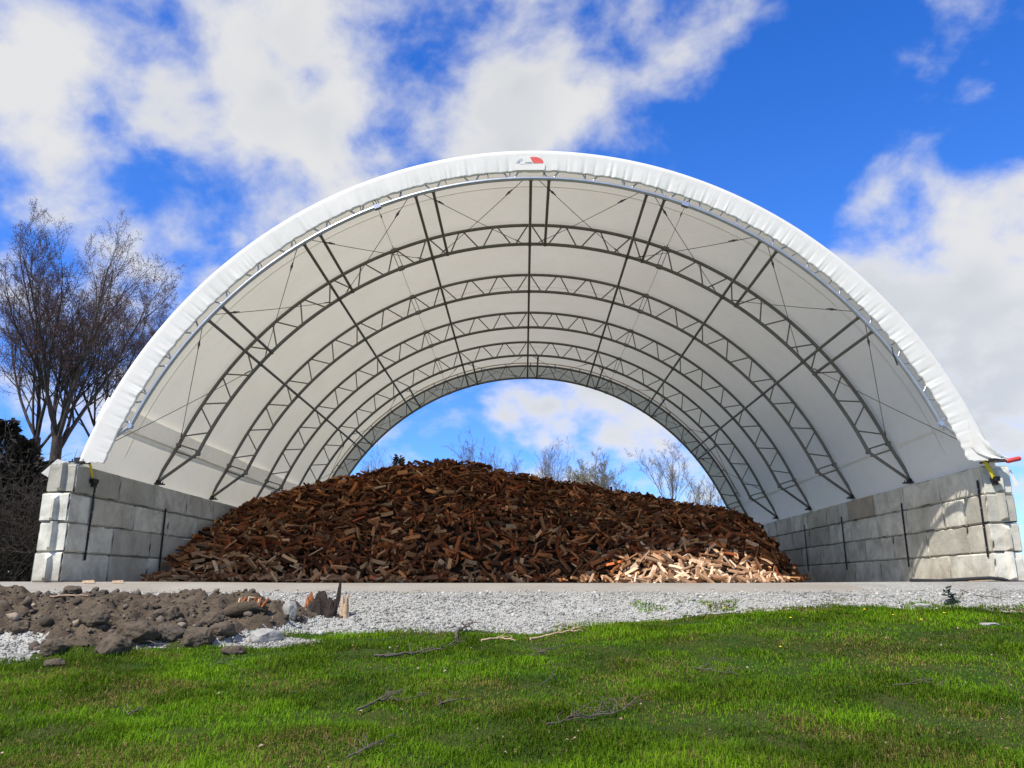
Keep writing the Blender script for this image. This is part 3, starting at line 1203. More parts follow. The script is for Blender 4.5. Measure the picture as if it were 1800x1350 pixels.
NV = 24
shapes = [log_shape(300 + i) for i in range(NV)]
TONES = [(.46, .37, .31), (1, 1, 1), (1.22, 1.18, 1.08)]          # bark, split face, end grain
log_meshes = []
for V, Fc, tone in shapes:
    VV, FF, CC = [], [], []
    for f, t in zip(Fc, tone):
        FF.append(tuple(range(len(VV), len(VV) + len(f))))
        VV += [V[i] for i in f]
        CC += [TONES[t]] * len(f)
    me = bpy.data.meshes.new('firewood_log')
    me.from_pydata(VV, [], FF)
    a = me.color_attributes.new('Col', 'FLOAT_COLOR', 'POINT')
    c4 = np.ones((len(VV), 4), dtype=np.float32)
    c4[:, :3] = CC
    a.data.foreach_set('color', c4.ravel())
    me.materials.append(M['log'])
    me.update()
    log_meshes.append((me, VV, FF, np.array(CC)))

NLOG = 14000
cand = []
lx = rs.uniform(-9.6, 9.6, NLOG)
ly = 19 + (30.5 - 19) * rs.uniform(0, 1, NLOG) ** 1.0
lh = pile_h(lx, ly)
hx = pile_h(lx + .1, ly)
hy = pile_h(lx, ly + .1)
yf_ = np.interp(lx, PX, PYF)
for i in range(NLOG):
    if lh[i] < -.1 or (ly[i] < yf_[i] - .3):
        continue
    nrm_ = Vector((-(hx[i] - lh[i]) / .1, -(hy[i] - lh[i]) / .1, 1))
    if nrm_.length > 2.2:
        nrm_ = Vector((nrm_.x * .4, nrm_.y * .4, 1))
    nrm_.normalize()
    off = rs.uniform(-.36, .17)
    p = Vector((lx[i], ly[i], max(lh[i], .02))) + nrm_ * off
    p.x = min(max(p.x, -9.44), 9.38)
    cand.append((p, nrm_, off))
# scattered pieces along the foot of the pile
for i in range(330):
    x = rs.uniform(-9.3, 8.0)
    y = float(np.interp(x, PX, PYF)) - abs(rs.normal(0, .28)) + .1
    cand.append((Vector((x, y, float(ground(x, y)) + rs.uniform(.06, .16))), Vector((0, -.3, 1)).normalized(), .1))
mats = []
for (p, n_, off) in cand:
    t = n_.orthogonal().normalized()
    ax = Matrix.Rotation(rs.uniform(0, 2 * PI), 3, n_) @ t
    ax = (ax + n_ * rs.uniform(-.55, .55)).normalized()
    up_ = (n_ - ax * n_.dot(ax)).normalized()
    sd = up_.cross(ax)
    Rm = Matrix((ax, sd, up_)).transposed() @ Matrix.Rotation(rs.uniform(0, 2 * PI), 3, 'X')
    mats.append((p, Rm, off, int(rs.randint(NV))))
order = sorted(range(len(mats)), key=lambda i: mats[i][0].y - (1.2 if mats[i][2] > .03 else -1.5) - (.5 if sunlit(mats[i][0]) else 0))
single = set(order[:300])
sunlit_meshes = []
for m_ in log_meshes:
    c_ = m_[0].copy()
    c_.materials[0] = M['sunlit_log']
    sunlit_meshes.append(c_)


def sun_toned(p):
    # right-front zone where sunlight is painted on as paler wood, edge broken up
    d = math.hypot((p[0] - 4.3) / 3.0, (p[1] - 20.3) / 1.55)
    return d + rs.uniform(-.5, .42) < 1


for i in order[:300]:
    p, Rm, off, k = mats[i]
    o = link('firewood_log', sunlit_meshes[k] if sun_toned(p) else log_meshes[k][0])
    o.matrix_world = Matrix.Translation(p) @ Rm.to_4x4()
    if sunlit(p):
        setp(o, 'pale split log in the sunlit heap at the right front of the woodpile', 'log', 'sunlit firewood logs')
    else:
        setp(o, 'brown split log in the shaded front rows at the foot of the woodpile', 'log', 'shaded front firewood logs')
PAL = np.array([(.38, .108, .032), (.48, .18, .06), (.42, .125, .036), (.54, .28, .118), (.27, .085, .028), (.17, .062, .025), (.38, .125, .038), (.48, .20, .072)])
TAN = np.array([(.50, .28, .13), (.58, .36, .19), (.44, .22, .095)])
SUN_PAL = np.array([(.54, .32, .18), (.72, .54, .37), (.62, .40, .24), (.42, .25, .14)])  # counterpart of PAL for the lit heap, sunlight painted into the tones
VV, F3, F4, F5, CC = [], [], [], [], []
nv = 0
quads, others, cols = [], [], []
for i, (p, Rm, off, k) in enumerate(mats):
    if i in single:
        continue
    me, V, FF, C = log_meshes[k]
    A_ = np.array(V) @ np.array(Rm).T + np.array(p)
    VV.append(A_)
    tone = SUN_PAL[rs.randint(4)] * rs.uniform(.7, 1.1) if sun_toned(p) else (TAN[rs.randint(3)] if rs.uniform() < .62 * math.exp(-p.z / .9) + .05 else PAL[rs.randint(len(PAL))]) * min(1.4, rs.lognormal(-.38, .55))
    cols.append(C * tone)
    for f in FF:
        (quads if len(f) == 4 else others).append([j + nv for j in f])
    nv += len(V)
VV = np.concatenate(VV)
cols = np.concatenate(cols)
tri = []
for f in quads:
    tri.append((f[0], f[1], f[2]))
    tri.append((f[0], f[2], f[3]))
for f in others:
    for j in range(1, len(f) - 1):
        tri.append((f[0], f[j], f[j + 1]))
# core under the loose logs, near-black to paint the shade in the gaps
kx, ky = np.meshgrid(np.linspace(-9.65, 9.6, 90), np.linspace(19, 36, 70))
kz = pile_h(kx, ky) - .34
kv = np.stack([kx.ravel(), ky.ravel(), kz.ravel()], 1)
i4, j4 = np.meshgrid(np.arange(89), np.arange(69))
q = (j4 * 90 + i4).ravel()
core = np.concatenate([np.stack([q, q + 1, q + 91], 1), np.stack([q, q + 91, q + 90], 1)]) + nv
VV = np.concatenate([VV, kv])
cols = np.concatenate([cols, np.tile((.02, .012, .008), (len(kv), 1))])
pile = link('firewood_pile', np_mesh('firewood_pile', VV, np.concatenate([np.array(tri), core]), cols), None, M['pile'])
setp(pile, 'great heap of reddish split firewood filling the shelter', 'firewood', None, 'stuff')


# ------------------------------------------------------------------ trees
def grow_tree(seed, base, height, trunk_r, fork=.28, leaders=5, spread=32, lean=(0, 0), kids=(9, 7, 6), bud=None, bud_size=.05, buds=.9, thin=1.0, twig_r=.006):
    r_ = random.Random(seed)
    trunk, crown = MB(), MB()
    budv = []

    def axis_path(p, d, L, n, wob, up):
        pts = [p.copy()]
        d = d.copy()
        for i in range(n):
            d = (d + Vector((r_.gauss(0, wob), r_.gauss(0, wob), r_.gauss(0, wob * .6) + up))).normalized()
            p = p + d * (L / n)
            pts.append(p.copy())
        return pts

    def branch(p, d, L, rad, lvl):
        n = (7, 5, 4, 3)[min(lvl, 3)]
        pts = axis_path(p, d, L, n, (.09, .12, .16, .20)[min(lvl, 3)], (.06, .06, .05, .04)[min(lvl, 3)])
        rr = [max(twig_r, rad * (1 - .80 * i / n)) for i in range(n + 1)]
        crown.tube(pts, rr, (6, 5, 3, 3)[min(lvl, 3)], False)
        if lvl >= 2 and bud is not None:
            for i in range(1, n + 1):
                for _ in range(2):
                    if r_.random() < buds:
                        budv.append(pts[i].lerp(pts[i - 1], r_.random()) + Vector((r_.gauss(0, .05), r_.gauss(0, .05), r_.gauss(0, .05))))
        if lvl >= 3:
            return
        kn = kids[lvl]
        for j in range(kn):
            t = .18 + .8 * (j + r_.random()) / kn
            f = t * n
            i0 = min(int(f), n - 1)
            q_ = pts[i0].lerp(pts[i0 + 1], f - i0)
            dd = (pts[i0 + 1] - pts[i0]).normalized()
            ang = math.radians(r_.uniform(18, 38) if lvl == 0 else r_.uniform(26, 58))
            side = dd.orthogonal().normalized()
            side = Matrix.Rotation(r_.uniform(0, 2 * PI), 3, dd) @ side
            nd = (dd * math.cos(ang) + side * math.sin(ang) + Vector((0, 0, .12))).normalized()
            branch(q_, nd, L * r_.uniform(.34, .52) * (1.15 - .5 * t), rad * (1 - .72 * t) * .50, lvl + 1)

    b = Vector((0, 0, -.3))
    hf = height * fork
    tp = axis_path(b, Vector((lean[0], lean[1], 1)).normalized(), hf + .3, 6, .035, .02)
    trunk.tube(tp, [trunk_r * (1.35 if i == 0 else 1.12 - .04 * i) for i in range(7)], 10)
    top = tp[-1]
    for k in range(leaders):
        a = 2 * PI * (k + r_.uniform(-.25, .25)) / leaders
        sp = math.radians(spread * r_.uniform(.35, 1.1)) if k else math.radians(4)
        d = Vector((math.cos(a) * math.sin(sp) + lean[0], math.sin(a) * math.sin(sp) + lean[1], math.cos(sp))).normalized()
        st = top.lerp(tp[-2], r_.uniform(0, .9))
        branch(st, d, (height - hf) * r_.uniform(.80, 1.0) * thin, trunk_r * r_.uniform(.34, .52), 0)
    return trunk, crown, budv


def bud_mesh(name, pts, size, seed):
    r_ = np.random.RandomState(seed)
    P = np.array([tuple(p) for p in pts])
    n = len(P)
    d1 = r_.normal(size=(n, 3))
    d1 /= np.linalg.norm(d1, axis=1)[:, None]
    d2 = np.cross(d1, r_.normal(size=(n, 3)))
    d2 /= np.linalg.norm(d2, axis=1)[:, None]
    d3 = np.cross(d1, d2)
    s = size * r_.uniform(.6, 1.4, (n, 1))
    V = np.stack([P + d1 * s, P + d2 * s * .55, P - d2 * .28 * s + d3 * s * .48, P - d2 * .28 * s - d3 * s * .48], 1).reshape(-1, 3)
    o = np.arange(n)[:, None] * 4
    F_ = np.concatenate([o + np.array([0, 1, 2]), o + np.array([0, 2, 3]), o + np.array([0, 3, 1]), o + np.array([1, 3, 2])])
    return np_mesh(name, V, F_)


def tree(name, label, base, bark, budmat, group, seed, budsize=.045, **kw):
    t = empty(name, base)
    setp(t, label, 'tree' if 'tree' in name else 'shrub', group)
    tr, cr, bv = grow_tree(seed, base, bud=budmat, **kw)
    tr.build('trunk', bark, t)
    cr.build('crown', bark, t)
    if bv:
        link('buds', bud_mesh('buds', bv, budsize, seed), t, budmat)
    return t


def gz(x, y):
    return float(ground(x, y))


def on_px(u, Y):
    p = at_y(u, 1000, Y)
    return (p[0], Y, gz(p[0], Y))


LT = 'bare trees left of the shelter'
for (lab, u, v, Y, sd, kw) in [
    ('big bare red-budded tree with a thick forked trunk beside the left wall', 72, 400, 30, 6, dict(trunk_r=.22, fork=.43, leaders=8, spread=36, kids=(12, 8, 6))),
    ('slimmer bare red-budded tree rising just behind the left edge of the white cover', 158, 425, 33, 12, dict(trunk_r=.15, fork=.44, leaders=6, spread=33, kids=(11, 8, 6))),
    ('bare leaning tree cut by the left edge of the photo', 30, 390, 31, 23, dict(trunk_r=.17, fork=.42, leaders=6, spread=30, lean=(-.03, 0), kids=(11, 8, 6))),
    ('farthest right of the bare trees left of the shelter, half hidden by the cover', 226, 480, 36, 31, dict(trunk_r=.12, fork=.42, leaders=6, spread=34, kids=(11, 8, 6))),
]:
    b = on_px(u, Y)
    tree('bare_tree', lab, b, M['bark'], M['bud'], LT, sd, budsize=.032, buds=.55, height=(at_y(u, v, Y)[2] - b[2]) * .90, twig_r=.0042, **kw)

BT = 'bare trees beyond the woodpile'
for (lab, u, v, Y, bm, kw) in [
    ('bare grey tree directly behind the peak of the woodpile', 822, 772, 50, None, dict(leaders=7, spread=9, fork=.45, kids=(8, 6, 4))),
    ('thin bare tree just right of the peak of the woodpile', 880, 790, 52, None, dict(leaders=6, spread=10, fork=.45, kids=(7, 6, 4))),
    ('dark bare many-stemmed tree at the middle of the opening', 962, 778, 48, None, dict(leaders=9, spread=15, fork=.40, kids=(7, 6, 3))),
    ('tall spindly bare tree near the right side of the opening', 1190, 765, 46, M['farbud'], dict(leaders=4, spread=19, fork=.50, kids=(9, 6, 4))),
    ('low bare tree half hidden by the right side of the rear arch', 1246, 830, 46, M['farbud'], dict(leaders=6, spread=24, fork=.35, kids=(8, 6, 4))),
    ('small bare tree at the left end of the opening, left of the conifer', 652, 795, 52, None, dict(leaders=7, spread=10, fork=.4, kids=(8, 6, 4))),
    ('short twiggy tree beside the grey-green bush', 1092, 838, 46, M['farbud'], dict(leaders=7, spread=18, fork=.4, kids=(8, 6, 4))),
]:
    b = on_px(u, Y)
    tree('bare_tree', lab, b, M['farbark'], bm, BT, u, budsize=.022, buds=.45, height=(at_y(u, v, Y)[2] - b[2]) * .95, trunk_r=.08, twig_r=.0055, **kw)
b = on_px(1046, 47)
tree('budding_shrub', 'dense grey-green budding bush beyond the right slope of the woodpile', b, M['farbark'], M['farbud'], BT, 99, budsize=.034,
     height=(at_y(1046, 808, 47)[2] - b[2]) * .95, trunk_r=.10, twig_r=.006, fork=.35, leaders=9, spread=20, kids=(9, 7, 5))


def conifer(name, label, base, height, width, seed, group, n=2600, leafmat='needle', cat='tree'):
    r_ = np.random.RandomState(seed)
    t = empty(name, base)
    setp(t, label, cat, group)
    mb_ = MB()
    mb_.tube([(0, 0, -.2), (0, 0, height * .5), (0, 0, height * .98)], [height * .022, height * .014, .01], 7)
    mb_.build('trunk', M['bark'], t)
    P, D = [], []
    for i in range(n):
        f = r_.uniform(0.02, 1) ** .8
        z = height * f
        R_ = width * (1 - f) ** .8 * (1 + .25 * math.sin(z * 5)) * r_.uniform(.25, 1.08) + .05
        a = r_.uniform(0, 2 * PI)
        P.append((R_ * math.cos(a), R_ * math.sin(a), z + r_.normal(0, .1) - R_ * .12))
        D.append((math.cos(a), math.sin(a), r_.uniform(-.3, .7)))
    P, D = np.array(P), np.array(D)
    D /= np.linalg.norm(D, axis=1)[:, None]
    S = np.cross(D, r_.normal(size=(n, 3)))
    S /= np.linalg.norm(S, axis=1)[:, None]
    L = r_.uniform(.16, .40, (n, 1)) * height ** .35 * .62
    V = np.stack([P, P + D * L * .5 + S * L * .22, P + D * L, P + D * L * .5 - S * L * .22], 1).reshape(-1, 3)
    o = np.arange(n)[:, None] * 4
    link('crown', np_mesh('crown', V, o + np.array([0, 1, 2, 3])), t, M[leafmat])
    return t


b = on_px(694, 62)
conifer('conifer', 'small dark green conifer peeping over the left shoulder of the woodpile', b, at_y(694, 806, 62)[2] - b[2], 2.6, 4, None, 2200)
for (u, Y, hgt, wd, sd, lab) in [(8, 27.5, 5.0, 2.3, 6, 'dark overgrown bush at the left edge of the photo'), (52, 29, 4.4, 1.8, 7, 'dark bush behind the big forked tree trunk'),
                                 (96, 33, 4.8, 1.9, 9, 'dark bush just left of the end of the left block wall'), (-30, 31, 6.6, 2.6, 10, 'taller dark bush partly outside the left edge of the photo')]:
    conifer('dark_bush', lab, on_px(u, Y), hgt, wd, sd, 'dark bushes left of the wall', 5000, 'under', 'bush')


def thicket(label, base, height, width, seed, n=150):
    r_ = random.Random(seed)
    t = empty('thicket', base)
    setp(t, label, 'shrub', 'leafless thickets left of the wall')
    mb_ = MB()
    for i in range(n):
        a, rr = r_.uniform(0, 2 * PI), width * math.sqrt(r_.random()) * .6
        p = Vector((rr * math.cos(a), rr * math.sin(a), -.1))
        d = Vector((r_.gauss(0, .45), r_.gauss(0, .45), 1)).normalized()
        L = height * r_.uniform(.45, 1)
        pts = [p]
        for k in range(5):
            d = (d + Vector((r_.gauss(0, .22), r_.gauss(0, .22), r_.gauss(-.05, .15)))).normalized()
            p = p + d * L / 5
            pts.append(p)
        mb_.tube(pts, [.016 - .0022 * k for k in range(6)], 3, False)
        for k in range(2, 6):
            for _ in range(3):
                e = pts[k] + Vector((r_.gauss(0, .28), r_.gauss(0, .28), r_.gauss(.1, .22)))
                mb_.tube([pts[k], pts[k].lerp(e, .5) + Vector((0, 0, .04)), e], [.007, .006, .004], 3, False)
    mb_.build('stems', M['brush'], t)
    return t


thicket('tangled dead brush at the far left edge of the photo', on_px(6, 25.5), 5.6, 2.2, 61, 170)
thicket('tangled dead brush between the forked tree and the left wall end', on_px(64, 26.5), 5.2, 1.6, 62, 150)
thicket('low dead brush behind the top corner of the left block wall', on_px(120, 30), 5.2, 1.8, 63, 120)

# ------------------------------------------------------------------ white trailer just in view past the right wall
tx, ty = 25.6, 38.0
tz = gz(tx, ty)
tr = empty('parked_trailer', (tx, ty, tz))
setp(tr, 'white trailer with a dark blue roof just visible past the right block wall', 'trailer')
mb = MB()
mb.box((1.6, 0, 1.75), (3.4, 2.2, 1.5))
mb.box((1.6, 0, .95), (3.5, 2.3, .10))
for k in range(6):
    mb.box((.1 + k * .6, -1.115, 1.75), (.04, .03, 1.45))
mb.build('body', M['white'], tr)
mb = MB()
mb.tube([(-.1, -1.12, 2.66), (3.3, -1.12, 2.66)], .17, 10)
mb.build('rail', M['white'], tr)
mb = MB()
mb.box((1.6, 0, 2.92), (3.5, 2.3, .18))
mb.build('roof', M['blue'], tr)
for sx in (.8, 1.7):
    for sy in (-1.0, 1.0):
        mb = MB()
        mb.tube([(sx, sy - .1, .42), (sx, sy + .1, .42)], .42, 18)
        mb.tube([(sx, sy - .115, .42), (sx, sy + .115, .42)], .2, 12)
        mb.build('wheel', M['rubber'], tr)
mb = MB()
mb.box((-.6, 0, .75), (1.2, .12, .12))
mb.tube([(-1.1, 0, .7), (-1.1, 0, -.05)], .04, 8)
mb.build('drawbar', M['black'], tr)

# red handled bar on top of the right wall
t = empty('red_handled_bar', (9.95, 16.98, 2.56))
setp(t, 'steel bar with a red handle lying on top of the right block wall', 'bar')
mb = MB()
mb.tube([(-.3, 0, .01), (.28, 0, .05)], .02, 8)
mb.build('rod', M['black'], t)
mb = MB()
mb.tube([(.27, 0, .045), (.30, 0, .05), (.56, 0, .105), (.58, 0, .11)], [.038, .05, .05, .035], 10)
mb.build('handle', M['red'], t)

# rubble on top of the left wall end
for k, (x, y, s_) in enumerate([(-10.02, 16.4, .09), (-9.86, 16.36, .07), (-10.14, 16.5, .06)]):
    mb = MB()
    th = [(math.cos(a) * s_ * rnd.uniform(.7, 1.2), math.sin(a) * s_ * rnd.uniform(.7, 1.2)) for a in np.linspace(0, 2 * PI, 8)[:-1]]
    V = [(a, b_, -.01) for a, b_ in th] + [(a * .7, b_ * .7, s_ * .6) for a, b_ in th]
    n = 7
    mb.add(V, [tuple(range(n))[::-1], tuple(range(n, 2 * n))] + [(i, (i + 1) % n, n + (i + 1) % n, n + i) for i in range(n)])
    o = mb.build('concrete_lump', M['rock'])
    o.location = (x, y, 2.52)
    setp(o, ['largest concrete lump on top of the left wall end', 'concrete lump nearest the cover on top of the left wall', 'smallest concrete lump on the outer edge of the left wall'][k], 'lump', 'lumps on the left wall')

# ------------------------------------------------------------------ grass
def in_view(x, y, pad=.6):
    return np.abs(x + .027 * y) < .70 * y + pad


def scatter(n, y0, y1, power=1.0):
    y = y0 + (y1 - y0) * rs.uniform(0, 1, n) ** power
    x = rs.uniform(-1, 1, n) * (.76 * y + 1.2)
    return x, y


gx, gy = scatter(440000, 4.6, 14.0, 1.35)
lawn_ok = (gy < edge_y(gx) + .12 + (fbm(gx * 2.2, gy * 2.2, 71) - .5) * .5) & (dirt_mask(gx, gy) < .3)
lawn_ok &= ~(np.hypot((gx + 6.9) / 1.5, (gy - 10.2) / 1.3) < .7) & ~(np.hypot((gx + 3.7) / .8, (gy - 11.05) / .45) < .9)
patch = .55 * fbm(gx * .75, gy * .75, 51) + .45 * fbm(gx * 2.3, gy * 2.3, 52)
lush = fbm(gx * 1.9, gy * 1.9, 61)
dens = np.clip(.62 + 1.2 * (lush - .28), .5, 1)
edge_thin = np.clip((edge_y(gx) - gy) / .5, .35, 1)
lawn_ok &= rs.uniform(0, 1, len(gx)) < dens * edge_thin
# ragged tufts that creep onto the gravel at the right
ex, ey = rs.uniform(1.0, 9.6, 26000), rs.uniform(12.4, 13.9, 26000)
tuft = (fbm(ex * 1.6, ey * 3.0, 91) > .56) & (ey < edge_y(ex) + .55)
gx, gy, patch, lush = gx[lawn_ok], gy[lawn_ok], patch[lawn_ok], lush[lawn_ok]
gx, gy = np.concatenate([gx, ex[tuft]]), np.concatenate([gy, ey[tuft]])
patch, lush = np.concatenate([patch, np.full(tuft.sum(), .45)]), np.concatenate([lush, np.full(tuft.sum(), .6)])
n = len(gx)
gzv = ground(gx, gy)
bare = np.clip((fbm(gx * 1.3, gy * 2.0, 95) - .46) * 6, 0, 1) * sstep(1.0, 2.5, gx) * sstep(.9, .2, edge_y(gx) - gy)
straw = rs.uniform(0, 1, n) < np.clip((patch - .47) * 3.4, .05, .55) + .6 * bare
tall = (.024 + .070 * np.clip((lush - .3) * 2, 0, 1)) * rs.uniform(.6, 1.4, n) * np.where(straw, .8, 1.0)
ang = rs.uniform(0, 2 * PI, n)
bend = rs.uniform(.2, 1.3, n) * np.where(straw, 1.5, 1.0)
wd = rs.uniform(.0018, .0036, n) * (1 + .10 * (gy - 5))
dx, dy = np.cos(ang), np.sin(ang)
sx, sy = -dy, dx
base = np.stack([gx, gy, gzv - .006], 1)
S = np.stack([sx * wd, sy * wd, 0 * wd], 1)
Dv = np.stack([dx, dy, 0 * dx], 1)
up = np.array([0, 0, 1.0])
mid = base + up * (tall * .6)[:, None] + Dv * (tall * bend * .3)[:, None]
tip = base + up * (tall * np.clip(1.05 - .35 * bend, .35, 1))[:, None] + Dv * (tall * bend)[:, None]
V = np.stack([base - S, base + S, mid + S * .8, mid - S * .8, tip], 1).reshape(-1, 3)
o = np.arange(n)[:, None] * 5
F_ = np.concatenate([o + np.array([0, 1, 2]), o + np.array([0, 2, 3]), o + np.array([3, 2, 4])])
g1, g2, g3 = np.array([.050, .138, .003]), np.array([.155, .272, .006]), np.array([.25, .195, .06])
mixv = np.clip(.35 + .9 * (lush - .3) + rs.normal(0, .22, n), 0, 1)[:, None]
colr = g1 * (1 - mixv) + g2 * mixv
colr = colr * (1.25 - .75 * np.clip((fbm(gx * 1.1 + 9, gy * 1.3, 33) - .32) * 2.6, 0, 1))[:, None]
colr = np.where(straw[:, None], g3 * rs.uniform(.55, 1.2, (n, 1)), colr * rs.uniform(.75, 1.2, (n, 1)))
grass = link('grass', np_mesh('grass', V, F_, np.repeat(colr, 5, 0)), None, M['grass'])
setp(grass, 'short uneven green grass mixed with straw-coloured blades on the lawn', 'grass', None, 'stuff')

# ------------------------------------------------------------------ gravel stones
ico_v = np.array([(0, 0, -1), (.72, -.53, -.45), (-.28, -.85, -.45), (-.89, 0, -.45), (-.28, .85, -.45), (.72, .53, -.45), (.28, -.85, .45), (-.72, -.53, .45), (-.72, .53, .45), (.28, .85, .45), (.89, 0, .45), (0, 0, 1)])
ico_f = np.array([(0, 1, 2), (1, 0, 5), (0, 2, 3), (0, 3, 4), (0, 4, 5), (1, 5, 10), (2, 1, 6), (3, 2, 7), (4, 3, 8), (5, 4, 9), (1, 10, 6), (2, 6, 7), (3, 7, 8), (4, 8, 9), (5, 9, 10), (6, 10, 11), (7, 6, 11), (8, 7, 11), (9, 8, 11), (10, 9, 11)])


def rubble(name, x, y, size, cols, mat, sink=.3, squash=(.6, 1.0), jit=.32):
    n = len(x)
    z = ground(x, y)
    V = ico_v[None] * (1 + rs.uniform(-jit, jit, (n, 12, 1)))
    V = V * np.stack([rs.uniform(.7, 1.3, n), rs.uniform(.7, 1.3, n), rs.uniform(*squash, n)], 1)[:, None, :]
    a = rs.uniform(0, 2 * PI, n)
    c_, s_ = np.cos(a)[:, None], np.sin(a)[:, None]
    X = V[:, :, 0] * c_ - V[:, :, 1] * s_
    Y = V[:, :, 0] * s_ + V[:, :, 1] * c_
    V = np.stack([X, Y, V[:, :, 2]], -1) * size[:, None, None] + np.stack([x, y, z + size * sink], 1)[:, None, :]
    Fq = (ico_f[None] + (np.arange(n) * 12)[:, None, None]).reshape(-1, 3)
    return link(name, np_mesh(name, V.reshape(-1, 3), Fq, np.repeat(cols, 12, 0)), None, mat)


x, y = scatter(90000, 9.0, 15.0, .9)
wob = (fbm(x * 2.2, y * 2.2, 71) - .5) * .5
ok = (y > edge_y(x) - .15 + wob) & (dirt_mask(x, y) < .35) & (y < 14.5 + rs.exponential(.12, len(x)))
ok |= ((np.hypot((x + 3.7) / .8, (y - 11.05) / .45) < 1) | (np.hypot((x + 6.9) / 1.5, (y - 10.2) / 1.3) < .8)) & (dirt_mask(x, y) < .5)
ok |= (x > 6) & (y > 14) & (rs.uniform(0, 1, len(x)) < .5)
x, y = x[ok][:19000], y[ok][:19000]
n = len(x)
sz = rs.uniform(.007, .020, n) * (1 + 1.0 * (rs.uniform(0, 1, n) < .06))
cl = np.array([.37, .36, .32]) * rs.uniform(.45, 1.25, (n, 1)) * (1 - .35 * np.clip((fbm(x * .8, y * 1.3, 15) - .45) * 4, 0, 1))[:, None] * (1 + rs.normal(0, .02, (n, 3)))
setp(rubble('crushed_gravel', x, y, sz, np.clip(cl, .05, .8), M['stone']), 'loose pale crushed stones on the bank', 'gravel', None, 'stuff')

# small clods over the dug earth
x, y = scatter(80000, 8.8, 14.2, 1.0)
ok = (dirt_mask(x, y) > .3) & (x < -2.2)
x, y = x[ok][:8000], y[ok][:8000]
n = len(x)
sz = .005 + .026 * rs.uniform(0, 1, n) ** 5 + (rs.uniform(0, 1, n) < .035) * rs.uniform(.02, .065, n)
cl = np.array([.105, .084, .062]) * rs.uniform(.55, 1.5, (n, 1)) * np.where(rs.uniform(0, 1, (n, 1)) < .06, 2.4, 1.0)
setp(rubble('earth_crumbs', x, y, sz, cl, M['clod'], .45, (.6, 1.0), .46), 'loose crumbs of dug brown earth', 'earth', None, 'stuff')


def lump(name, label, cat, group, u, v, size, mat, col=None, squash=.75, seed=0):
    """rough rounded clod or boulder; u, v its foot in the photograph"""
    r_ = np.random.RandomState(seed + 500)
    p = hit_ground(u, v)
    V, F_ = ico_v.copy(), ico_f.copy()
    for it in range(3):
        V = list(map(tuple, V))
        cache, nf = {}, []

        def mid_(a, b):
            k = (min(a, b), max(a, b))
            if k not in cache:
                m_ = (np.array(V[a]) + np.array(V[b])) / 2
                V.append(tuple(m_ / np.linalg.norm(m_)))
                cache[k] = len(V) - 1
            return cache[k]
        for a, b, c in F_:
            ab, bc, ca_ = mid_(a, b), mid_(b, c), mid_(c, a)
            nf += [(a, ab, ca_), (b, bc, ab), (c, ca_, bc), (ab, bc, ca_)]
        F_ = np.array(nf)
        V = np.array(V)
    V = V / np.linalg.norm(V, axis=1)[:, None]
    for _ in range(22):
        nn = r_.normal(size=3)
        nn /= np.linalg.norm(nn)
        over = np.maximum(V @ nn - r_.uniform(.70, .95), 0)
        V = V - over[:, None] * nn
    kk = .05 if mat is M['rock'] else .13
    k = np.array([mnoise.noise(Vector(p) * 2.2 + Vector((seed * 3.1, 0, 0))) * kk * 1.3 - abs(mnoise.noise(Vector(p) * 4.5 + Vector((0, seed, 0)))) * kk * 1.6
                  + mnoise.noise(Vector(p) * 9 + Vector((0, 0, seed))) * kk * 1.1 + mnoise.noise(Vector(p) * 19 + Vector((0, 0, seed))) * kk * .5 for p in V])
    V = V * (1.12 + k)[:, None] * np.array([1.15 * r_.uniform(.9, 1.2), .9, squash]) * size
    cols = np.tile(np.array(col if col else (.10, .078, .054)), (len(V), 1)) * r_.uniform(.75, 1.25, (len(V), 1))
    o = link(name, np_mesh(name, V, F_, cols), None, mat)
    o.location = (p.x, p.y + size * .4, p.z + size * squash * .55)
    o.rotation_euler = (0, 0, r_.uniform(0, 6))
    setp(o, label, cat, group)
    return o


CL = 'big clods of earth'
lump('earth_clod', 'largest rounded clod of brown earth at the front of the dug heap', 'clod', CL, 238, 1130, .22, M['clod'], None, .8, 1)
lump('earth_clod', 'wide clod of earth low at the front left of the heap', 'clod', CL, 190, 1152, .22, M['clod'], None, .7, 2)
lump('earth_clod', 'dark clod of earth right of the largest one', 'clod', CL, 292, 1128, .20, M['clod'], (.095, .078, .058), .8, 3)
lump('earth_clod', 'pointed clod of earth near the grey boulder', 'clod', CL, 342, 1134, .20, M['clod'], None, .75, 4)
lump('earth_clod', 'clod of earth behind the pointed one', 'clod', CL, 388, 1118, .16, M['clod'], None, .75, 5)
lump('earth_clod', 'lone clod of earth lying on the grass in front of the heap', 'clod', CL, 408, 1152, .10, M['clod'], None, .8, 6)
lump('earth_clod', 'clod of earth at the front left corner of the heap by the grass', 'clod', CL, 92, 1150, .16, M['clod'], None, .7, 7)
lump('earth_clod', 'small clod of earth on the grass at the far left', 'clod', CL, 90, 1175, .10, M['clod'], None, .7, 8)
lump('earth_clod', 'clod of earth in the middle of the heap', 'clod', CL, 160, 1098, .17, M['clod'], None, .75, 9)
lump('earth_clod', 'clod of earth on the crest of the heap by the pad', 'clod', CL, 122, 1046, .15, M['clod'], None, .7, 10)
lump('earth_clod', 'dark clod of earth on the crest, right of the other crest clod', 'clod', CL, 176, 1050, .11, M['clod'], (.07, .058, .045), .7, 11)
lump('earth_clod', 'clod of earth at the left edge of the photo', 'clod', CL, 32, 1112, .14, M['clod'], None, .7, 12)
lump('earth_clod', 'clod of earth behind the largest one', 'clod', CL, 290, 1090, .17, M['clod'], None, .75, 13)
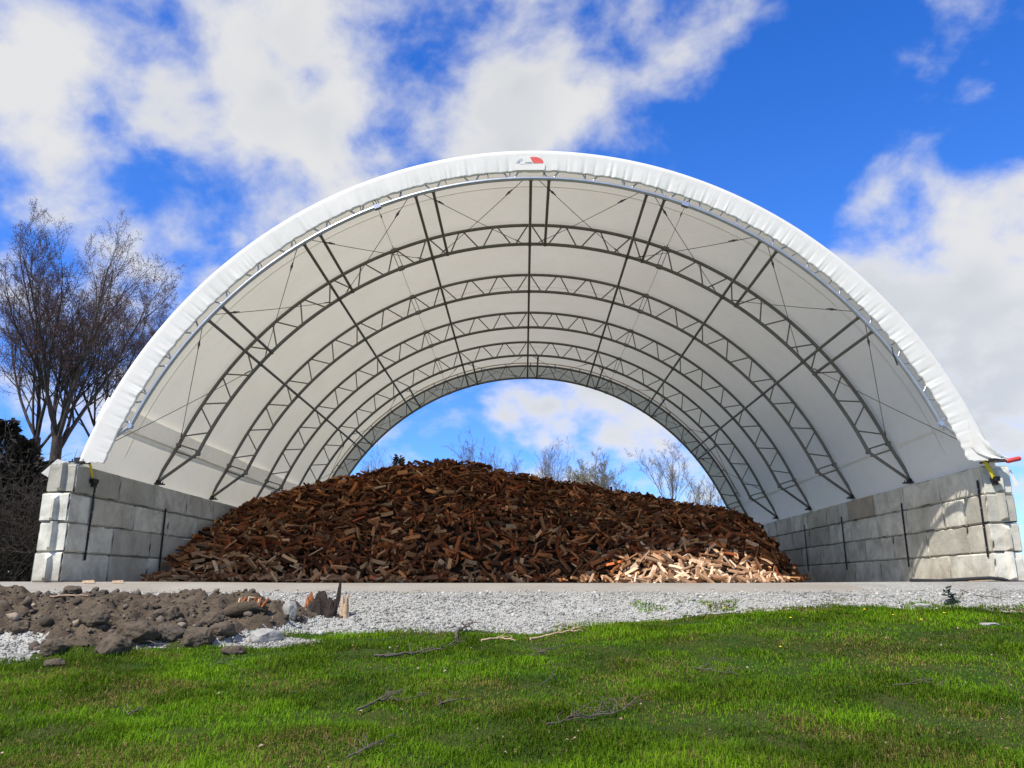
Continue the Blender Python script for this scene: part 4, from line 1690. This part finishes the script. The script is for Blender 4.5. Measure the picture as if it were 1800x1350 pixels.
lump('earth_clod', 'clod of earth towards the stump', 'clod', CL, 372, 1100, .16, M['clod'], None, .75, 14)
lump('boulder', 'pale grey boulder at the right end of the earth heap', 'rock', None, 462, 1130, .17, M['rock'], (.34, .33, .31), .72, 15)
lump('upright_stone', 'narrow pale upright stone beside the stump', 'rock', None, 508, 1086, .10, M['rock'], (.34, .33, .31), 1.7, 16)
lump('flat_stone', 'flat pale stone in the grass at the right edge', 'rock', None, 1742, 1101, .14, M['rock'], (.4, .4, .39), .25, 17)
lump('stone', 'grey stone on the gravel at the right near the plant', 'rock', None, 1622, 1068, .13, M['rock'], (.25, .25, .25), .35, 18)

# ------------------------------------------------------------------ stump
sp = hit_ground(566, 1082)
st = empty('tree_stump', sp)
st.scale = (1.2, 1.0, .92)
setp(st, 'splintered rotten tree stump with dark jagged shards in front of the woodpile', 'stump')


def shard(px, pz, w_, h_, lean_, mat, seed, dep=.7):
    """torn upright splinter of the stump with a jagged top"""
    r_ = random.Random(seed)
    mb_ = MB()
    n = 14
    prof = [r_.uniform(.62, 1.2) for _ in range(n)]
    tops = [r_.uniform(.45, 1.0) for _ in range(n)]
    tops[r_.randrange(n)] = 1.0
    lv = (0, .3, .6, .85, 1)
    rings = []
    for k, t in enumerate(lv):
        rad = w_ * (1.2, 1, .92, .8, .62)[k]
        rings.append([(px + lean_ * t * h_ + math.cos(2 * PI * j / n) * rad * prof[j] * r_.uniform(.9, 1.1), math.sin(2 * PI * j / n) * rad * dep * prof[j], -.08 + pz + h_ * t * (tops[j] if k else 1)) for j in range(n)])
    V = [p for r in rings for p in r] + [(px + lean_ * h_ * .5, 0, pz + h_ * .35)]
    mb_.add(V, [(k * n + j, k * n + (j + 1) % n, (k + 1) * n + (j + 1) % n, (k + 1) * n + j) for k in range(4) for j in range(n)] + [(4 * n + j, 4 * n + (j + 1) % n, 5 * n) for j in range(n)])
    return mb_.build('shard', mat, st)


shard(-.26, 0, .15, .30, 0, M['rock'], 1)
shard(-.10, 0, .15, .50, .02, M['darkrot'], 2)
shard(-.17, .02, .085, .47, .0, M['rot'], 3)
shard(.10, 0, .10, .40, .12, M['darkrot'], 4)
shard(.02, -.06, .05, .34, .1, M['rot'], 9)
shard(.15, 0, .018, .78, .10, M['darkrot'], 5)
shard(.29, 0, .055, .48, .02, M['palestick'], 6)
shard(.20, -.05, .12, .16, .02, M['darkrot'], 7)
# root slab with torn orange wood, left of the stump
rp = hit_ground(432, 1084)
rt = empty('torn_root', rp)
setp(rt, 'torn orange-brown root lying on the earth heap left of the stump', 'root')
mb = MB()
mb.tube([(-.30, 0, .05), (-.1, 0, .12), (.12, .02, .16), (.3, .05, .10)], [.08, .11, .10, .05], 7)
mb.build('root_wood', M['earth'], rt)
for k in range(9):
    mb = MB()
    x0 = -.12 + k * .045
    mb.tube([(x0, -.02, .14), (x0 + rnd.uniform(-.05, .1), -.03, .22 + rnd.uniform(0, .06)), (x0 + rnd.uniform(.0, .16), 0, .24 + rnd.uniform(0, .06))], [.022, .016, .005], 5)
    mb.build('splinter', M['rot'] if k % 3 else M['palestick'], rt)


# ------------------------------------------------------------------ fallen branches
def fallen(label, pix, rad, mat, twigs, seed, lift=.03, tw_len=.25, mat_name='fallen_branch'):
    r_ = random.Random(seed)
    P = [hit_ground(u, v) for u, v in pix]
    o0 = P[0].copy()
    t = empty(mat_name, o0)
    setp(t, label, 'branch', 'fallen branches on the lawn')
    pts = []
    for i in range(len(P) - 1):
        for k in range(4):
            q_ = P[i].lerp(P[i + 1], k / 4)
            pts.append(q_ - o0 + Vector((r_.gauss(0, .012), r_.gauss(0, .012), lift + r_.uniform(0, .025))))
    pts.append(P[-1] - o0 + Vector((0, 0, lift)))
    n = len(pts)
    mb_ = MB()
    rad *= .8
    mb_.tube(pts, [rad * (1 - .65 * i / n) for i in range(n)], 6)
    mb_.build('stem', mat, t)
    for k in range(twigs):
        i = r_.randrange(1, n - 1)
        d = (pts[i + 1] - pts[i]).normalized()
        sd = Vector((-d.y, d.x, 0)) * r_.choice([-1, 1])
        L = tw_len * r_.uniform(.5, 1.3)
        e = pts[i] + (d * r_.uniform(.3, 1) + sd * r_.uniform(.3, .9) + Vector((0, 0, r_.uniform(-.05, .45)))) * L
        m_ = pts[i].lerp(e, .5) + Vector((r_.gauss(0, .02), r_.gauss(0, .02), .02))
        mb_ = MB()
        mb_.tube([pts[i], m_, e], [rad * .45, rad * .35, rad * .15], 5)
        e2 = m_ + Vector((r_.gauss(0, .06), r_.gauss(0, .06), r_.uniform(0, .07)))
        mb_.tube([m_, e2], [rad * .3, rad * .12], 4)
        mb_.build('twig', mat, t)
    return t


fallen('long dark crooked branch lying across the middle of the lawn', [(655, 1160), (700, 1157), (745, 1152), (785, 1142), (808, 1138)], .022, M['stick'], 9, 1)
fallen('arched broken branch end standing up from the lawn by the gravel', [(798, 1132), (806, 1118), (818, 1108), (830, 1112)], .030, M['stick'], 3, 2, .06)
fallen('straight pale broken stick near the foot of the gravel bank', [(932, 1128), (965, 1122), (995, 1116), (1025, 1113)], .022, M['palestick'], 3, 3)
fallen('short brown stick left of the straight pale stick', [(846, 1131), (872, 1127), (906, 1130)], .020, M['palestick'], 2, 4)
fallen('grey forked branch on the lawn with an upright twig', [(630, 1258), (664, 1240), (700, 1238), (752, 1228)], .014, M['stick'], 8, 5)
fallen('short grey stick right of the forked branch', [(770, 1247), (795, 1241), (822, 1234)], .012, M['stick'], 2, 6)
fallen('tangled twiggy branch in the right foreground', [(962, 1284), (1000, 1272), (1040, 1268), (1080, 1262), (1110, 1248)], .012, M['stick'], 20, 7, .03, .28)
fallen('small dark forked twig in the left foreground', [(222, 1268), (238, 1260), (250, 1256)], .010, M['stick'], 4, 8, .04, .16)
fallen('thin curved twig arching out of the grass', [(955, 1212), (972, 1200), (977, 1186), (966, 1170)], .008, M['stick'], 0, 9, .05)
fallen('small twig at the bottom edge of the photo', [(612, 1344), (640, 1330), (676, 1312)], .010, M['stick'], 6, 10, .03, .2)
fallen('faint dark twigs in the grass at the right', [(1574, 1212), (1620, 1206), (1680, 1214)], .010, M['stick'], 8, 11, .02, .25)
fallen('thin forked twig in front of the earth heap', [(366, 1180), (392, 1172), (430, 1184)], .010, M['stick'], 3, 12, .03)
fallen('grey twigs scattered below the straight pale stick', [(930, 1158), (962, 1148), (1012, 1134)], .010, M['stick'], 8, 13, .02, .22)
fallen('pale thin stick lying on the crest of the earth heap', [(84, 1056), (110, 1055), (154, 1053)], .022, M['palestick'], 0, 14, .05)
fallen('thin stick lying on the gravel above the earth heap', [(408, 1050), (424, 1040)], .010, M['stick'], 0, 15, .03)
fallen('brown stick in front of the earth heap clods', [(205, 1130), (250, 1136), (300, 1142)], .014, M['stick'], 2, 16, .05)
fallen('dark twigs lying on the gravel at the right', [(1690, 1041), (1730, 1052), (1768, 1057)], .012, M['stick'], 3, 17, .02)
fallen('grey twigs in the grass right of centre', [(1218, 1178), (1250, 1183), (1300, 1190)], .009, M['stick'], 10, 18, .02, .22)

# black hose and wood scraps at the foot of the right wall
mb = MB()
hp = [Vector(at_y(u, v, 16.5)) for u, v in [(1600, 1020), (1650, 1021), (1700, 1018), (1740, 1016), (1762, 1018), (1775, 1022)]]
h0 = hp[0].copy()
mb.tube([p - h0 for p in hp], .035, 8)
o = mb.build('black_hose', M['rubber'])
o.location = h0
setp(o, 'black hose lying along the foot of the right block wall', 'hose')
for k, (u, v, Y, L, w_, lab) in enumerate([(1640, 1016, 16.75, .42, .10, 'orange plank scrap against the foot of the right block wall'), (1716, 1014, 16.70, .36, .12, 'curved bark scrap at the foot of the right wall near its front end'),
                                         (157, 1022, 15.9, .30, .07, 'orange wood scrap on the pad in front of the left wall'), (208, 1024, 15.9, .26, .06, 'second wood scrap on the pad, right of the orange one')]):
    p = at_y(u, v, Y)
    mb = MB()
    mb.add([(-L / 2, -w_ / 2, 0), (L / 2, -w_ * .3, .01), (L * .42, w_ / 2, .02), (-L * .4, w_ * .4, 0), (-L * .45, -w_ * .4, .05), (L * .4, -w_ * .2, .06), (L * .38, w_ * .4, .05), (-L * .35, w_ * .35, .045)],
           [(0, 3, 2, 1), (4, 5, 6, 7), (0, 1, 5, 4), (1, 2, 6, 5), (2, 3, 7, 6), (3, 0, 4, 7)])
    o = mb.build('wood_scrap', M['palestick'])
    o.location = (p[0], Y, gz(p[0], Y) + .005)
    o.rotation_euler = (0, 0, rnd.uniform(-.3, .3))
    setp(o, lab, 'scrap', 'wood scraps')

# small leafy plant on the gravel at the right
pp = hit_ground(1682, 1062)
t = empty('weed', pp)
setp(t, 'small dark weed growing out of the gravel at the right', 'plant')
for k in range(7):
    a = rnd.uniform(0, 2 * PI)
    e = Vector((math.cos(a) * .16, math.sin(a) * .08, rnd.uniform(.12, .28)))
    mb = MB()
    mb.tube([(0, 0, 0), e * .5 + Vector((0, 0, .04)), e], [.008, .006, .003], 4)
    mb.build('stalk', M['stem'], t)
    mb = MB()
    for j in range(6):
        c = e * (.4 + .12 * j)
        d = Vector((rnd.gauss(0, .05), rnd.gauss(0, .05), rnd.uniform(-.01, .05)))
        s_ = Vector((-d.y, d.x, .01)) * .5
        mb.add([c, c + d * .6 + s_, c + d * 1.3, c + d * .6 - s_], [(0, 1, 2, 3)])
    mb.build('leaf_spray', M['needle'], t)

# dandelions
for k, (u, v, lab) in enumerate([(1246, 1071, 'yellow dandelion highest up the bank, furthest left'), (1274, 1077, 'yellow dandelion just below the highest one'), (1520, 1083, 'small yellow dandelion in the middle of the bank edge'),
                                 (1570, 1090, 'largest yellow dandelion on the bank edge'), (1620, 1100, 'yellow dandelion below and right of the largest one'), (1660, 1088, 'yellow dandelion furthest right on the bank edge'),
                                 (1390, 1098, 'yellow dandelion in the grass below the bank, left of the cluster'), (1372, 1150, 'lone yellow dandelion out in the lawn')]):
    p = hit_ground(u, v)
    t = empty('dandelion', p)
    setp(t, lab, 'flower', 'dandelions at the lawn edge')
    hgt = rnd.uniform(.07, .10)
    mb = MB()
    mb.tube([(0, 0, 0), (.005, 0, hgt)], .003, 5)
    mb.build('stalk', M['stem'], t)
    mb = MB()
    R_ = rnd.uniform(.018, .026)
    rim = [(R_ * math.cos(2 * PI * j / 12) * (1 if j % 2 else .8) + .005, R_ * math.sin(2 * PI * j / 12) * (1 if j % 2 else .8) - .006, hgt + .004) for j in range(12)]
    mb.add(rim + [(.005, -.006, hgt + .016), (.005, 0, hgt - .004)], [(j, (j + 1) % 12, 12) for j in range(12)] + [((j + 1) % 12, j, 13) for j in range(12)])
    mb.build('flower_head', M['petal'], t)

# dead leaves, bark chips and paper-pale scraps in the grass
x, y = scatter(420, 4.9, 13.0, 1.2)
ok = (dirt_mask(x, y) < .2) & (y < edge_y(x) + .1)
x, y = x[ok], y[ok]
n = len(x)
z = ground(x, y) + rs.uniform(.015, .05, n)
s_ = rs.uniform(.008, .022, n)[:, None]
a = rs.uniform(0, 2 * PI, n)
D1 = np.stack([np.cos(a), np.sin(a), rs.uniform(-.4, .4, n)], 1) * s_
D2 = np.stack([-np.sin(a), np.cos(a), rs.uniform(-.5, .9, n)], 1) * s_ * .6
C0 = np.stack([x, y, z], 1)
V = np.stack([C0 - D1, C0 - D2 + np.array([0, 0, .008]), C0 + D1, C0 + D2 + np.array([0, 0, .010])], 1).reshape(-1, 3)
o_ = np.arange(n)[:, None] * 4
lc = np.array([[.30, .20, .12], [.42, .33, .22], [.36, .31, .24], [.24, .13, .07]])[rs.randint(0, 4, n)] * rs.uniform(.7, 1.2, (n, 1))
setp(link('leaf_litter', np_mesh('leaf_litter', V, o_ + np.array([0, 1, 2, 3]), np.repeat(lc, 4, 0)), None, M['leaf']), 'scattered dead leaves and bark chips in the grass', 'leaves', None, 'stuff')
